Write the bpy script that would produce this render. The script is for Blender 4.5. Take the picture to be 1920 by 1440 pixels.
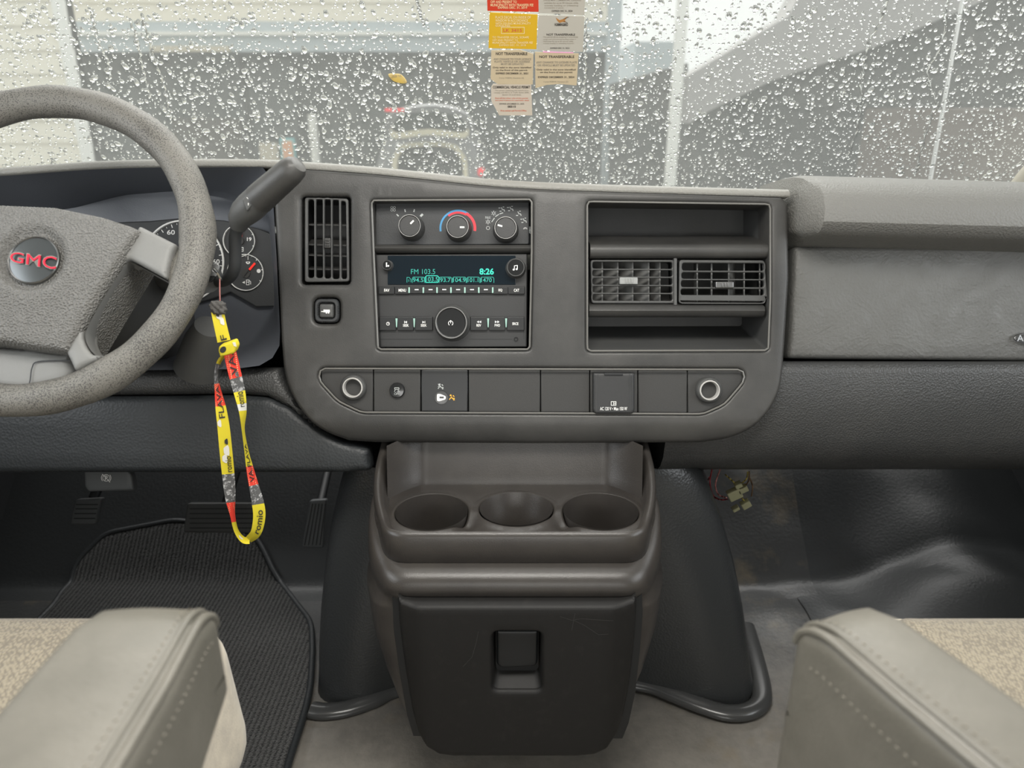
import bpy, math, random
import numpy as np
from mathutils import Vector, Matrix
from mathutils.geometry import delaunay_2d_cdt
random.seed(7); rng = np.random.default_rng(7)
S = bpy.context.scene
for o in list(bpy.data.objects): bpy.data.objects.remove(o)
COL = S.collection

# ---------------------------------------------------------------- camera, sky, exposure
FPX = 1400.0; PITCH = math.radians(20.5); CAMZ = 0.85
cd = bpy.data.cameras.new('camera'); cam = bpy.data.objects.new('camera', cd); COL.objects.link(cam)
cam.location = (0, 0, CAMZ); cam.rotation_euler = (math.pi/2-PITCH, 0, 0)
cd.sensor_width = 36; cd.lens = 36*FPX/1920; cd.clip_start = .02; cd.clip_end = 300
cd.dof.use_dof = True; cd.dof.focus_distance = .95; cd.dof.aperture_fstop = 5.0
S.camera = cam
W = bpy.data.worlds.new('overcast'); S.world = W; W.use_nodes = True
nt = W.node_tree; bg = nt.nodes['Background']
tc = nt.nodes.new('ShaderNodeTexCoord'); sx = nt.nodes.new('ShaderNodeSeparateXYZ'); cr_ = nt.nodes.new('ShaderNodeValToRGB')
nt.links.new(tc.outputs['Generated'], sx.inputs[0]); nt.links.new(sx.outputs['Z'], cr_.inputs[0]); nt.links.new(cr_.outputs[0], bg.inputs[0])
cr_.color_ramp.elements[0].position = 0.0; cr_.color_ramp.elements[0].color = (.80, .82, .80, 1)
cr_.color_ramp.elements[1].position = .6; cr_.color_ramp.elements[1].color = (1, 1, .985, 1)
bg.inputs[1].default_value = 1.0
def area(name, loc, rot, sx_, sy_, power, col=(1, 1, 1)):
    l = bpy.data.lights.new(name, 'AREA'); l.shape = 'RECTANGLE'; l.size = sx_; l.size_y = sy_; l.energy = power; l.color = col
    o = bpy.data.objects.new(name, l); COL.objects.link(o); o.location = loc; o.rotation_euler = rot
    return o
# boosted side-window daylight; added fills behind and overhead; soft brightness high in front
area('rear_fill', (0, -2.35, .95), (math.radians(90), 0, 0), 1.7, .5, 14, (1, .985, .95))  # added fill from behind; the van's rear is assumed open
area('overhead_fill', (0, .42, 1.185), (0, 0, 0), .60, .25, 8.0, (1, .97, .91))  # added light for floor and upward faces, no such fixture known
area('left_daylight', (-1.25, .15, 1.02), (math.radians(72), 0, math.radians(-90)), 1.1, .50, 8, (.93, .97, 1))
area('right_daylight', (1.25, .15, 1.02), (math.radians(72), 0, math.radians(90)), 1.1, .50, 8, (.93, .97, 1))
sl_ = bpy.data.lights.new('bright_cloud', 'SUN'); sl_.energy = 3.2; sl_.angle = math.radians(55); sl_.color = (1, .99, .96)
so = bpy.data.objects.new('bright_cloud', sl_); COL.objects.link(so); so.rotation_euler = (math.radians(-38), 0, 0)
S.view_settings.view_transform = 'Standard'; S.view_settings.look = 'None'; S.view_settings.exposure = 0.2; S.view_settings.gamma = 1.0
S.view_settings.use_curve_mapping = False

# ---------------------------------------------------------------- maths: pixels to places on real planes
CF = np.array([0, math.cos(PITCH), -math.sin(PITCH)]); CU = np.array([0, math.sin(PITCH), math.cos(PITCH)]); CR = np.array([1., 0, 0])
CO = np.array([0, 0, CAMZ])
def ray(px, py): return CF + (px-960)/FPX*CR + (720-py)/FPX*CU
def aty(px, py, Y):
    d = ray(px, py); return CO + d*(Y/d[1])
def atz(px, py, Z):
    d = ray(px, py); return CO + d*((Z-CAMZ)/d[2])
def atx(px, py, X):
    d = ray(px, py); return CO + d*(X/d[0])
def zrow(py, Y): return CAMZ - Y*math.tan(PITCH+math.atan((py-720)/FPX))
class Frame:
    def __init__(s, origin, v, u=(1, 0, 0)):
        s.o = np.array(origin, float); s.u = np.array(u, float); s.v = np.array(v, float); s.v /= np.linalg.norm(s.v); s.u /= np.linalg.norm(s.u)
        s.n = np.cross(s.u, s.v)
    def px(s, x, y, w=0.0):
        d = ray(x, y); o = s.o+s.n*w; t = ((o-CO)@s.n)/(d@s.n); q = CO+d*t-s.o
        return (q@s.u, q@s.v)
    def P(s, pts, w=0.0): return [s.px(x, y, w) for x, y in pts]
    def T(s, a):
        a = np.asarray(a, float).reshape(-1, 3)
        return s.o + a[:, :1]*s.u + a[:, 1:2]*s.v + a[:, 2:3]*s.n
WORLD = Frame((0, 0, 0), (0, 1, 0))

# ---------------------------------------------------------------- materials
MATS = {}
def mat(name, col, rough=.5, metal=0, spec=.5, bump=None, emit=None, coat=0, noise=None, sheen=0):
    """bump=(kind, scale, strength); noise=(scale, colour2, lo, hi) wear patches"""
    m = bpy.data.materials.new(name); m.use_nodes = True; t = m.node_tree; b = t.nodes['Principled BSDF']
    b.inputs['Base Color'].default_value = (*col, 1); b.inputs['Roughness'].default_value = rough; b.inputs['Metallic'].default_value = metal
    b.inputs['Specular IOR Level'].default_value = spec; b.inputs['Coat Weight'].default_value = coat
    if sheen: b.inputs['Sheen Weight'].default_value = sheen
    tco = t.nodes.new('ShaderNodeTexCoord')
    if emit: b.inputs['Emission Color'].default_value = (*emit[:3], 1); b.inputs['Emission Strength'].default_value = emit[3]
    if noise:
        n = t.nodes.new('ShaderNodeTexNoise'); n.inputs['Scale'].default_value = noise[0]; n.inputs['Detail'].default_value = 6; n.inputs['Roughness'].default_value = .65
        r = t.nodes.new('ShaderNodeValToRGB'); r.color_ramp.elements[0].position = noise[2]; r.color_ramp.elements[1].position = noise[3]
        r.color_ramp.elements[0].color = (*col, 1); r.color_ramp.elements[1].color = (*noise[1], 1)
        t.links.new(tco.outputs['Object'], n.inputs['Vector']); t.links.new(n.outputs['Fac'], r.inputs[0]); t.links.new(r.outputs[0], b.inputs['Base Color'])
    if bump:
        kind, sc, st = bump
        bn = t.nodes.new('ShaderNodeBump'); bn.inputs['Strength'].default_value = st; bn.inputs['Distance'].default_value = .002
        if kind == 'leather':
            n = t.nodes.new('ShaderNodeTexVoronoi'); n.inputs['Scale'].default_value = sc; out = n.outputs['Distance']
        elif kind == 'noise':
            n = t.nodes.new('ShaderNodeTexNoise'); n.inputs['Scale'].default_value = sc; n.inputs['Detail'].default_value = 5; out = n.outputs['Fac']
        t.links.new(tco.outputs['Object'], n.inputs['Vector']); t.links.new(out, bn.inputs['Height']); t.links.new(bn.outputs[0], b.inputs['Normal'])
    MATS[name] = m; return m
mat('plastic', (.060, .061, .060), .50, bump=('noise', 900, .10), noise=(9, (.078, .078, .075), .40, .75))
mat('panel', (.035, .0345, .033), .43, bump=('noise', 700, .12), noise=(7, (.066, .064, .060), .40, .75))
mat('pod', (.105, .113, .13), .42, bump=('noise', 700, .12))  # bluish sky reflection put into the base colour
mat('radio', (.026, .0265, .027), .42, bump=('noise', 800, .08))
mat('edge', (.15, .146, .135), .3)  # paler than the panel: bevel reflection put into the colour
mat('fin', (.13, .13, .125), .45)
mat('tab', (.27, .275, .27), .4)
mat('grain_lip', (.23, .225, .205), .5, bump=('leather', 380, .2))  # highlight along the dash lip put into a paler colour
mat('panel_dark', (.035, .037, .039), .55, bump=('noise', 700, .12))
mat('console', (.036, .032, .029), .33, bump=('noise', 800, .12), noise=(14, (.048, .043, .038), .42, .75))
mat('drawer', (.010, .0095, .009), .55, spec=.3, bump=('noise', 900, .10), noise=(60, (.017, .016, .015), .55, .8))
mat('grain', (.045, .046, .046), .45, bump=('leather', 420, .35), noise=(10, (.06, .06, .058), .4, .75))
mat('grain_hub', (.155, .152, .142), .42, bump=('leather', 480, 1.0))
mat('grain_pad', (.165, .162, .15), .55, bump=('leather', 380, .30))
mat('grain_dark', (.022, .025, .027), .50, bump=('leather', 300, .20))
mat('black', (.008, .009, .010), .45)
mat('gloss', (.012, .013, .014), .18, coat=.4)
mat('key_black', (.014, .015, .016), .35)
mat('strip', (.036, .0355, .034), .6, bump=('noise', 1200, .15))
mat('chrome', (.75, .75, .74), .15, 1)
mat('satin', (.24, .24, .235), .38, 1)
mat('grey_metal', (.22, .22, .22), .35, 1)
mat('socket', (.45, .44, .42), .4)
mat('white', (.80, .80, .78), .6)
mat('dim_print', (.45, .47, .46), .6)
mat('led_tick', (.35, .55, .48), .4)
mat('display', (.006, .012, .018), .12)
mat('glow', (.0, .05, .04), .5, emit=(.03, .85, .62, .85))
mat('glow_dim', (.0, .05, .04), .5, emit=(.03, .62, .47, .62))
mat('amber', (.3, .12, .0), .5, emit=(1, .50, .06, .9))
mat('red', (.75, .02, .04), .45)
mat('badge_red', (.62, .02, .05), .3)
mat('needle', (.85, .03, .02), .45, emit=(1, .04, .02, .25))
mat('blue', (.05, .27, .52), .5)
mat('spoke', (.20, .20, .192), .45, bump=('noise', 1500, .25))
mat('badge_face', (.11, .12, .125), .22, .6)
mat('footwell_shade', (.022, .024, .025), .45, bump=('noise', 200, .3))  # black toe lining, with footwell shade put into its colour
mat('vinyl_plain', (.050, .052, .053), .36, bump=('noise', 300, .2))
mat('cover', (.032, .034, .035), .32, bump=('leather', 300, .14))
mat('welt', (.055, .056, .056), .22)
mat('rubber', (.085, .09, .092), .5)
mat('wood_white', (.78, .74, .63), .6)
mat('trim_white', (.80, .80, .76), .6)
mat('band', (.46, .52, .55), .6)
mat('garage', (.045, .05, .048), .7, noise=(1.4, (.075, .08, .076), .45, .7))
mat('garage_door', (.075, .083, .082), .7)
mat('dark_window', (.05, .045, .042), .3)
mat('brick', (.12, .095, .08), .8)
mat('soffit', (.34, .33, .325), .7)
mat('barn', (.05, .053, .053), .8, noise=(1.2, (.085, .08, .075), .45, .7))
mat('asphalt', (.16, .165, .16), .8)
mat('car_paint', (.20, .20, .205), .35, coat=.5)
mat('car_cream', (.85, .78, .58), .5)
mat('car_glass', (.02, .03, .025), .15)
mat('taillight', (.8, .02, .03), .25, emit=(1, .03, .04, .3))
mat('pillar', (.50, .47, .40), .7)
mat('headliner', (.55, .53, .48), .8)
mat('rod', (.80, .80, .80), .3)
mat('leaf', (.85, .55, .10), .6)
mat('lan_yellow', (.72, .60, .03), .7)
mat('lan_print', (.03, .03, .03), .7)
mat('lan_white', (.75, .73, .68), .7)
mat('lan_grey', (.10, .10, .10), .7, noise=(220, (.5, .5, .5), .52, .60))
mat('fuzz', (.10, .095, .09), .95, bump=('noise', 600, 1))
mat('wire_red', (.35, .03, .04), .5); mat('wire_pink', (.55, .22, .20), .5); mat('wire_yellow', (.55, .45, .10), .5); mat('wire_brown', (.20, .12, .06), .5)
mat('connector', (.38, .37, .22), .5)
mat('sk_red', (.62, .045, .015), .6); mat('sk_orange', (.70, .42, .015), .6); mat('sk_grey', (.50, .47, .41), .6); mat('sk_tan', (.60, .49, .33), .6); mat('sk_pink', (.62, .54, .45), .6)
mat('ink', (.07, .06, .05), .7); mat('ink_light', (.32, .28, .22), .7); mat('ink_pale', (.85, .70, .40), .7); mat('ink_red', (.65, .13, .06), .7); mat('ink_bird', (.45, .20, .05), .7); mat('ink_pink', (.85, .40, .60), .7)
mat('sign_orange', (.80, .42, .25), .6); mat('sign_blue', (.25, .62, .66), .6); mat('sign_tan', (.55, .50, .40), .6)
mat('suede', (.62, .55, .43), .85, bump=('noise', 500, .25), sheen=.3, noise=(20, (.41, .36, .29), .4, .7))
mat('leather_seat', (.12, .113, .094), .42, bump=('noise', 350, .18), noise=(12, (.165, .154, .13), .4, .75))
mat('piping', (.24, .23, .21), .5)
mat('thread', (.22, .20, .165), .7)
def special():
    # worn rim: pale worn skin with dark pits
    m = mat('rim', (.17, .165, .155), .5); t = m.node_tree; b = t.nodes['Principled BSDF']
    tco = t.nodes.new('ShaderNodeTexCoord')
    v = t.nodes.new('ShaderNodeTexNoise'); v.inputs['Scale'].default_value = 850; v.inputs['Detail'].default_value = 2
    big = t.nodes.new('ShaderNodeTexNoise'); big.inputs['Scale'].default_value = 12; big.inputs['Detail'].default_value = 2
    ad = t.nodes.new('ShaderNodeMath'); ad.operation = 'MULTIPLY_ADD'; ad.inputs[1].default_value = .35
    r = t.nodes.new('ShaderNodeValToRGB'); r.color_ramp.elements[0].position = .60; r.color_ramp.elements[1].position = .66
    r.color_ramp.elements[0].color = (.055, .052, .048, 1); r.color_ramp.elements[1].color = (.165, .158, .14, 1)
    t.links.new(tco.outputs['Object'], v.inputs['Vector']); t.links.new(tco.outputs['Object'], big.inputs['Vector'])
    t.links.new(big.outputs['Fac'], ad.inputs[0]); t.links.new(v.outputs['Fac'], ad.inputs[2])
    t.links.new(ad.outputs[0], r.inputs[0]); t.links.new(r.outputs[0], b.inputs['Base Color'])
    bn = t.nodes.new('ShaderNodeBump'); bn.inputs['Strength'].default_value = .5; bn.inputs['Distance'].default_value = .001
    t.links.new(ad.outputs[0], bn.inputs['Height']); t.links.new(bn.outputs[0], b.inputs['Normal'])
    # red ribbon with white dots
    m = mat('lan_red', (.80, .06, .03), .7); t = m.node_tree; b = t.nodes['Principled BSDF']; tco = t.nodes.new('ShaderNodeTexCoord')
    v = t.nodes.new('ShaderNodeTexVoronoi'); v.inputs['Scale'].default_value = 420; v.inputs['Randomness'].default_value = .0
    r = t.nodes.new('ShaderNodeValToRGB'); r.color_ramp.elements[0].position = .22; r.color_ramp.elements[1].position = .3
    r.color_ramp.elements[0].color = (.9, .55, .30, 1); r.color_ramp.elements[1].color = (.80, .05, .03, 1)
    t.links.new(tco.outputs['Object'], v.inputs['Vector']); t.links.new(v.outputs['Distance'], r.inputs[0]); t.links.new(r.outputs[0], b.inputs['Base Color'])
    # rubber floor: pale dust and brown dirt; forward fade to dark is painted footwell shade
    m = mat('vinyl', (.04, .042, .042), .40); t = m.node_tree; b = t.nodes['Principled BSDF']; tco = t.nodes.new('ShaderNodeTexCoord')
    def nz(sc, det=5): 
        n = t.nodes.new('ShaderNodeTexNoise'); n.inputs['Scale'].default_value = sc; n.inputs['Detail'].default_value = det; n.inputs['Roughness'].default_value = .6; t.links.new(tco.outputs['Object'], n.inputs['Vector']); return n
    n1, n2, n3 = nz(5), nz(60), nz(9); sp = t.nodes.new('ShaderNodeSeparateXYZ'); t.links.new(tco.outputs['Object'], sp.inputs[0])
    def mth(op, a, b_, cl=False):
        q = t.nodes.new('ShaderNodeMath'); q.operation = op; q.use_clamp = cl
        for i_, x in enumerate((a, b_)):
            if isinstance(x, (int, float)): q.inputs[i_].default_value = x
            else: t.links.new(x, q.inputs[i_])
        return q.outputs[0]
    dust_shade = mth('MULTIPLY_ADD', sp.outputs['Y'], -2.6); dust_shade.node.inputs[2].default_value = 2.45
    dust_shade = mth('ADD', dust_shade, mth('MULTIPLY', n1.outputs['Fac'], 1.1)); dust_shade = mth('ADD', dust_shade, mth('MULTIPLY', n2.outputs['Fac'], .5)); dust_shade = mth('SUBTRACT', dust_shade, .45, True)
    mx1 = t.nodes.new('ShaderNodeMix'); mx1.data_type = 'RGBA'; mx1.inputs[6].default_value = (.036, .037, .037, 1); mx1.inputs[7].default_value = (.27, .25, .22, 1); t.links.new(dust_shade, mx1.inputs[0])
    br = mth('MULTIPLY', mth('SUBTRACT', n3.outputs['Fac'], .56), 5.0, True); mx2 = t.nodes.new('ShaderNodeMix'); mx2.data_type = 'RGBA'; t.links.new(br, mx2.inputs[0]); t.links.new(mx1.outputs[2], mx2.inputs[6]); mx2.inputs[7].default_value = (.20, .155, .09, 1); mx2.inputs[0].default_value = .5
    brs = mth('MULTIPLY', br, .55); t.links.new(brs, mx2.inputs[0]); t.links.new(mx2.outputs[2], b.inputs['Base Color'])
    bn = t.nodes.new('ShaderNodeBump'); bn.inputs['Strength'].default_value = .3; bn.inputs['Distance'].default_value = .003; n4 = nz(150); t.links.new(n4.outputs['Fac'], bn.inputs['Height']); t.links.new(bn.outputs[0], b.inputs['Normal'])
    # ribbed carpet
    m = mat('carpet', (.014, .0145, .015), .95); t = m.node_tree; b = t.nodes['Principled BSDF']; tco = t.nodes.new('ShaderNodeTexCoord')
    b.inputs['Specular IOR Level'].default_value = .1; b.inputs['Sheen Weight'].default_value = .15
    w = t.nodes.new('ShaderNodeTexWave'); w.wave_type = 'BANDS'; w.bands_direction = 'X'; w.inputs['Scale'].default_value = 42; w.inputs['Distortion'].default_value = 2.5; w.inputs['Detail'].default_value = 3; w.inputs['Detail Scale'].default_value = 6
    n = t.nodes.new('ShaderNodeTexNoise'); n.inputs['Scale'].default_value = 420; n.inputs['Detail'].default_value = 3
    mx = t.nodes.new('ShaderNodeMath'); mx.operation = 'MULTIPLY_ADD'; mx.inputs[1].default_value = .5
    t.links.new(tco.outputs['Object'], w.inputs['Vector']); t.links.new(tco.outputs['Object'], n.inputs['Vector']); t.links.new(w.outputs['Fac'], mx.inputs[0]); t.links.new(n.outputs['Fac'], mx.inputs[2])
    r = t.nodes.new('ShaderNodeValToRGB'); r.color_ramp.elements[0].position = .35; r.color_ramp.elements[1].position = 1.1
    r.color_ramp.elements[0].color = (.008, .0085, .009, 1); r.color_ramp.elements[1].color = (.085, .086, .084, 1)
    t.links.new(mx.outputs[0], r.inputs[0]); t.links.new(r.outputs[0], b.inputs['Base Color'])
    bn = t.nodes.new('ShaderNodeBump'); bn.inputs['Strength'].default_value = 1; bn.inputs['Distance'].default_value = .006
    t.links.new(mx.outputs[0], bn.inputs['Height']); t.links.new(bn.outputs[0], b.inputs['Normal'])
    # woven tweed
    m = mat('tweed', (.5, .45, .35), .9, sheen=.2); t = m.node_tree; b = t.nodes['Principled BSDF']; tco = t.nodes.new('ShaderNodeTexCoord')
    v = t.nodes.new('ShaderNodeTexVoronoi'); v.inputs['Scale'].default_value = 420; v.inputs['Randomness'].default_value = .6
    mp = t.nodes.new('ShaderNodeMapping'); mp.inputs['Scale'].default_value = (1, .55, 1); mp.inputs['Rotation'].default_value = (0, 0, .5)
    r = t.nodes.new('ShaderNodeValToRGB'); r.color_ramp.elements[0].position = .38; r.color_ramp.elements[1].position = .62
    r.color_ramp.elements[0].color = (.29, .25, .18, 1); r.color_ramp.elements[1].color = (.17, .145, .108, 1)
    t.links.new(tco.outputs['Object'], mp.inputs[0]); t.links.new(mp.outputs[0], v.inputs['Vector']); t.links.new(v.outputs['Distance'], r.inputs[0]); t.links.new(r.outputs[0], b.inputs['Base Color'])
    bn = t.nodes.new('ShaderNodeBump'); bn.invert = True; bn.inputs['Strength'].default_value = .7; bn.inputs['Distance'].default_value = .002
    t.links.new(v.outputs['Distance'], bn.inputs['Height']); t.links.new(bn.outputs[0], b.inputs['Normal'])
    # creased airbag cover
    m = mat('creased', (.112, .111, .104), .42); t = m.node_tree; b = t.nodes['Principled BSDF']; tco = t.nodes.new('ShaderNodeTexCoord')
    n = t.nodes.new('ShaderNodeTexNoise'); n.inputs['Scale'].default_value = 22; n.inputs['Detail'].default_value = 9; n.inputs['Roughness'].default_value = .68; n.inputs['Distortion'].default_value = 1.6
    v = t.nodes.new('ShaderNodeTexVoronoi'); v.inputs['Scale'].default_value = 260
    mx = t.nodes.new('ShaderNodeMath'); mx.operation = 'MULTIPLY_ADD'; mx.inputs[1].default_value = .15
    t.links.new(tco.outputs['Object'], n.inputs['Vector']); t.links.new(tco.outputs['Object'], v.inputs['Vector']); t.links.new(v.outputs['Distance'], mx.inputs[0]); t.links.new(n.outputs['Fac'], mx.inputs[2])
    bn = t.nodes.new('ShaderNodeBump'); bn.inputs['Strength'].default_value = .45; bn.inputs['Distance'].default_value = .006
    t.links.new(mx.outputs[0], bn.inputs['Height']); t.links.new(bn.outputs[0], b.inputs['Normal'])
    # pane: clear, faintly fogged
    m = bpy.data.materials.new('pane'); m.use_nodes = True; t = m.node_tree; t.nodes.remove(t.nodes['Principled BSDF']); o = t.nodes['Material Output']
    tr = t.nodes.new('ShaderNodeBsdfTransparent'); tr.inputs[0].default_value = (.97, .98, .97, 1)
    gl = t.nodes.new('ShaderNodeBsdfGlossy'); gl.inputs['Roughness'].default_value = .02
    tl = t.nodes.new('ShaderNodeBsdfTranslucent'); tl.inputs[0].default_value = (.9, .92, .89, 1)
    m1 = t.nodes.new('ShaderNodeMixShader'); m1.inputs[0].default_value = .07; m2 = t.nodes.new('ShaderNodeMixShader'); m2.inputs[0].default_value = .03
    t.links.new(tr.outputs[0], m1.inputs[1]); t.links.new(tl.outputs[0], m1.inputs[2]); t.links.new(m1.outputs[0], m2.inputs[1]); t.links.new(gl.outputs[0], m2.inputs[2]); t.links.new(m2.outputs[0], o.inputs[0])
    MATS['pane'] = m
    m = bpy.data.materials.new('water'); m.use_nodes = True; t = m.node_tree; t.nodes.remove(t.nodes['Principled BSDF']); o = t.nodes['Material Output']
    g = t.nodes.new('ShaderNodeBsdfGlass'); g.inputs['IOR'].default_value = 1.33; g.inputs['Roughness'].default_value = 0; t.links.new(g.outputs[0], o.inputs[0]); MATS['water'] = m
    m = bpy.data.materials.new('clear_lens'); m.use_nodes = True; t = m.node_tree; t.nodes.remove(t.nodes['Principled BSDF']); o = t.nodes['Material Output']
    tr = t.nodes.new('ShaderNodeBsdfTransparent'); tr.inputs[0].default_value = (.9, .92, .93, 1); gl = t.nodes.new('ShaderNodeBsdfGlossy'); gl.inputs['Roughness'].default_value = .25
    m1 = t.nodes.new('ShaderNodeMixShader'); m1.inputs[0].default_value = .06; t.links.new(tr.outputs[0], m1.inputs[1]); t.links.new(gl.outputs[0], m1.inputs[2]); t.links.new(m1.outputs[0], o.inputs[0]); MATS['clear_lens'] = m
special()

# ---------------------------------------------------------------- object plumbing
LOC = {}
def tag(o, label=None, cat=None, group=None, kind=None):
    if label: o['label'] = label
    if cat: o['category'] = cat
    if group: o['group'] = group
    if kind: o['kind'] = kind
    return o
def thing(name, label, cat, loc, group=None):
    o = bpy.data.objects.new(name, None); o.empty_display_size = .02; COL.objects.link(o); o.location = loc
    LOC[o] = np.array(loc, float); return tag(o, label, cat, group)
class MB:
    def __init__(s): s.v = []; s.f = []; s.m = []; s.mats = []; s.n = 0
    def mi(s, m):
        if m not in s.mats: s.mats.append(m)
        return s.mats.index(m)
    def add(s, vf, m, fr=None):
        v, f = vf; v = np.asarray(v, float).reshape(-1, 3)
        if fr is not None: v = fr.T(v)
        k = s.n; s.v.append(v); s.n += len(v); i = s.mi(m)
        s.f += [[a+k for a in q] for q in f]; s.m += [i]*len(f); return s
    def build(s, name, parent=None, angle=38, loc=None, **kw):
        v = np.concatenate(s.v)
        if parent is not None: L = LOC[parent]
        elif loc is not None: L = np.array(loc, float)
        else: L = np.array([(v[:, 0].min()+v[:, 0].max())/2, (v[:, 1].min()+v[:, 1].max())/2, v[:, 2].min()])
        me = bpy.data.meshes.new(name); me.from_pydata((v-L).tolist(), [], s.f)
        for m in s.mats: me.materials.append(MATS[m])
        me.polygons.foreach_set('material_index', s.m); me.polygons.foreach_set('use_smooth', [True]*len(s.m)); me.update(); me.validate()
        if angle < 180: me.set_sharp_from_angle(angle=math.radians(angle))
        o = bpy.data.objects.new(name, me); COL.objects.link(o); LOC[o] = L
        if parent is not None: o.parent = parent
        else: o.location = L
        if parent is not None and parent.type == 'MESH': pass
        return tag(o, **kw)

# ---------------------------------------------------------------- shapes
def rpoly(pts, r, seg=5):
    """round the corners of a polygon; r is one radius or a list"""
    n = len(pts); out = []
    rs = r if isinstance(r, (list, tuple)) else [r]*n
    for i in range(n):
        p = np.array(pts[i], float); a = np.array(pts[i-1], float)-p; b = np.array(pts[(i+1) % n], float)-p
        la, lb = np.linalg.norm(a), np.linalg.norm(b); rr = min(rs[i], la*.49, lb*.49)
        if rr <= 0: out.append(tuple(p)); continue
        A = p+a/la*rr; B = p+b/lb*rr
        for k in range(seg+1):
            t = k/seg; out.append(tuple((1-t)**2*A+2*t*(1-t)*p+t*t*B))
    return out
def rect(x0, y0, x1, y1, r=0, seg=4): return rpoly([(x0, y0), (x1, y0), (x1, y1), (x0, y1)], r, seg)
def circ(cx, cy, r, n=28, ry=None): return [(cx+r*math.cos(a), cy+(ry or r)*math.sin(a)) for a in np.linspace(0, 2*math.pi, n, endpoint=False)]
def cr(pts, n=8, closed=False):
    """smooth curve through points"""
    P = [np.array(p, float) for p in pts]; out = []; N = len(P)
    for i in range(N if closed else N-1):
        p1, p2 = P[i], P[(i+1) % N]; p0 = P[i-1] if (closed or i > 0) else 2*p1-p2; p3 = P[(i+2) % N] if (closed or i+2 < N) else 2*p2-p1
        for k in range(n):
            t = k/n; out.append(.5*((2*p1)+(-p0+p2)*t+(2*p0-5*p1+4*p2-p3)*t*t+(-p0+3*p1-3*p2+p3)*t**3))
    if not closed: out.append(P[-1])
    return [tuple(o) for o in out]
def resample(pts, n, closed=False):
    P = np.array(pts, float)
    if closed: P = np.vstack([P, P[:1]])
    d = np.r_[0, np.cumsum(np.linalg.norm(np.diff(P, axis=0), axis=1))]
    t = np.linspace(0, d[-1], n, endpoint=not closed)
    return np.stack([np.interp(t, d, P[:, k]) for k in range(P.shape[1])], 1)
def inside(q, loops):
    r = np.zeros(len(q), bool)
    for L in loops:
        L = np.asarray(L); x1, y1 = L[:, 0], L[:, 1]; x2, y2 = np.roll(x1, -1), np.roll(y1, -1)
        for a, b, c, d in zip(x1, y1, x2, y2):
            if b == d: continue
            m = ((b > q[:, 1]) != (d > q[:, 1])) & (q[:, 0] < (c-a)*(q[:, 1]-b)/(d-b)+a); r ^= m
    return r
def distb(q, loops):
    best = np.full(len(q), 1e9)
    for L in loops:
        L = np.asarray(L, float); A = L; B = np.roll(L, -1, 0)
        for a, b in zip(A, B):
            e = b-a; l2 = (e@e) or 1e-12; t = np.clip(((q-a)@e)/l2, 0, 1); d = np.linalg.norm(q-a-t[:, None]*e, axis=1); best = np.minimum(best, d)
    return best
def puff(loops, w0, w1, r, step=.012, bulge=None, wall=True):
    """solid slab from w0 to w1 over an outline with holes; front edges rounded over radius r; bulge(u,v)->extra w"""
    loops = [np.array(L, float) for L in loops]
    pts = []; con = []
    for L in loops:
        segs = []
        for a, b in zip(L, np.roll(L, -1, 0)):
            k = max(1, math.ceil(np.linalg.norm(b-a)/min(step, max(r*.8, .0018)))); segs += [a+(b-a)*i/k for i in range(k)]
        k0 = len(pts); pts += segs; n = len(segs); con += [(k0+i, k0+(i+1) % n) for i in range(n)]
    nb = len(pts); B = np.array(pts); rings = []
    seg_end = np.array([B[c[1]] for c in con]); tan = seg_end-B
    nr = np.stack([-tan[:, 1], tan[:, 0]], 1); nr /= (np.linalg.norm(nr, axis=1)[:, None]+1e-12); mid = B+tan*.5
    cand = []
    for fct in (.15, .45, .95):
        for sg in (1, -1): cand.append(np.c_[mid+sg*nr*r*fct, np.full(len(mid), r*fct)])
    cand = np.vstack(cand)
    lo, hi = B.min(0), B.max(0)
    gx, gy = np.meshgrid(np.arange(lo[0], hi[0], step), np.arange(lo[1], hi[1], step)); g = np.stack([gx.ravel(), gy.ravel()], 1)
    gi = inside(g, loops); g = g[gi]; g = g[distb(g, loops) > max(r*1.35, step*.4)] if len(g) else g
    ci = inside(cand[:, :2], loops); cand = cand[ci]; dd = distb(cand[:, :2], loops); cand = cand[dd > cand[:, 2]*.93]
    allp = np.vstack([B, cand[:, :2], g]) if len(g) else np.vstack([B, cand[:, :2]])
    vo, eo, fo, ov, oe, of = delaunay_2d_cdt([Vector(p) for p in allp.tolist()], con, [], 0, 1e-7)
    V = np.array([tuple(p) for p in vo]); T = [list(t) for t in fo]
    cen = np.array([V[t].mean(0) for t in T]); keep = inside(cen, loops); T = [t for t, k in zip(T, keep) if k]
    d = distb(V, loops); dr = np.clip(d, 0, r); w = w1-r+np.sqrt(np.maximum(0, r*r-(r-dr)**2))
    if bulge is not None: w = w+np.array([bulge(a, b) for a, b in V])
    n = len(V); VV = np.c_[V, w]; F = []
    for t in T:
        a, b, c = V[t[0]], V[t[1]], V[t[2]]
        F.append(t if (b[0]-a[0])*(c[1]-a[1])-(b[1]-a[1])*(c[0]-a[0]) > 0 else t[::-1])
    if wall:
        from collections import Counter
        cnt = {}
        for t in F:
            for i in range(3):
                e = (t[i], t[(i+1) % 3])
                if (e[1], e[0]) in cnt: del cnt[(e[1], e[0])]
                else: cnt[e] = 1
        be = list(cnt); ids = sorted({i for e in be for i in e}); mp = {i: n+k for k, i in enumerate(ids)}
        VV = np.vstack([VV, np.c_[V[ids], np.full(len(ids), w0)]])
        F += [[b, a, mp[a], mp[b]] for a, b in be]
    return VV, F
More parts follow.
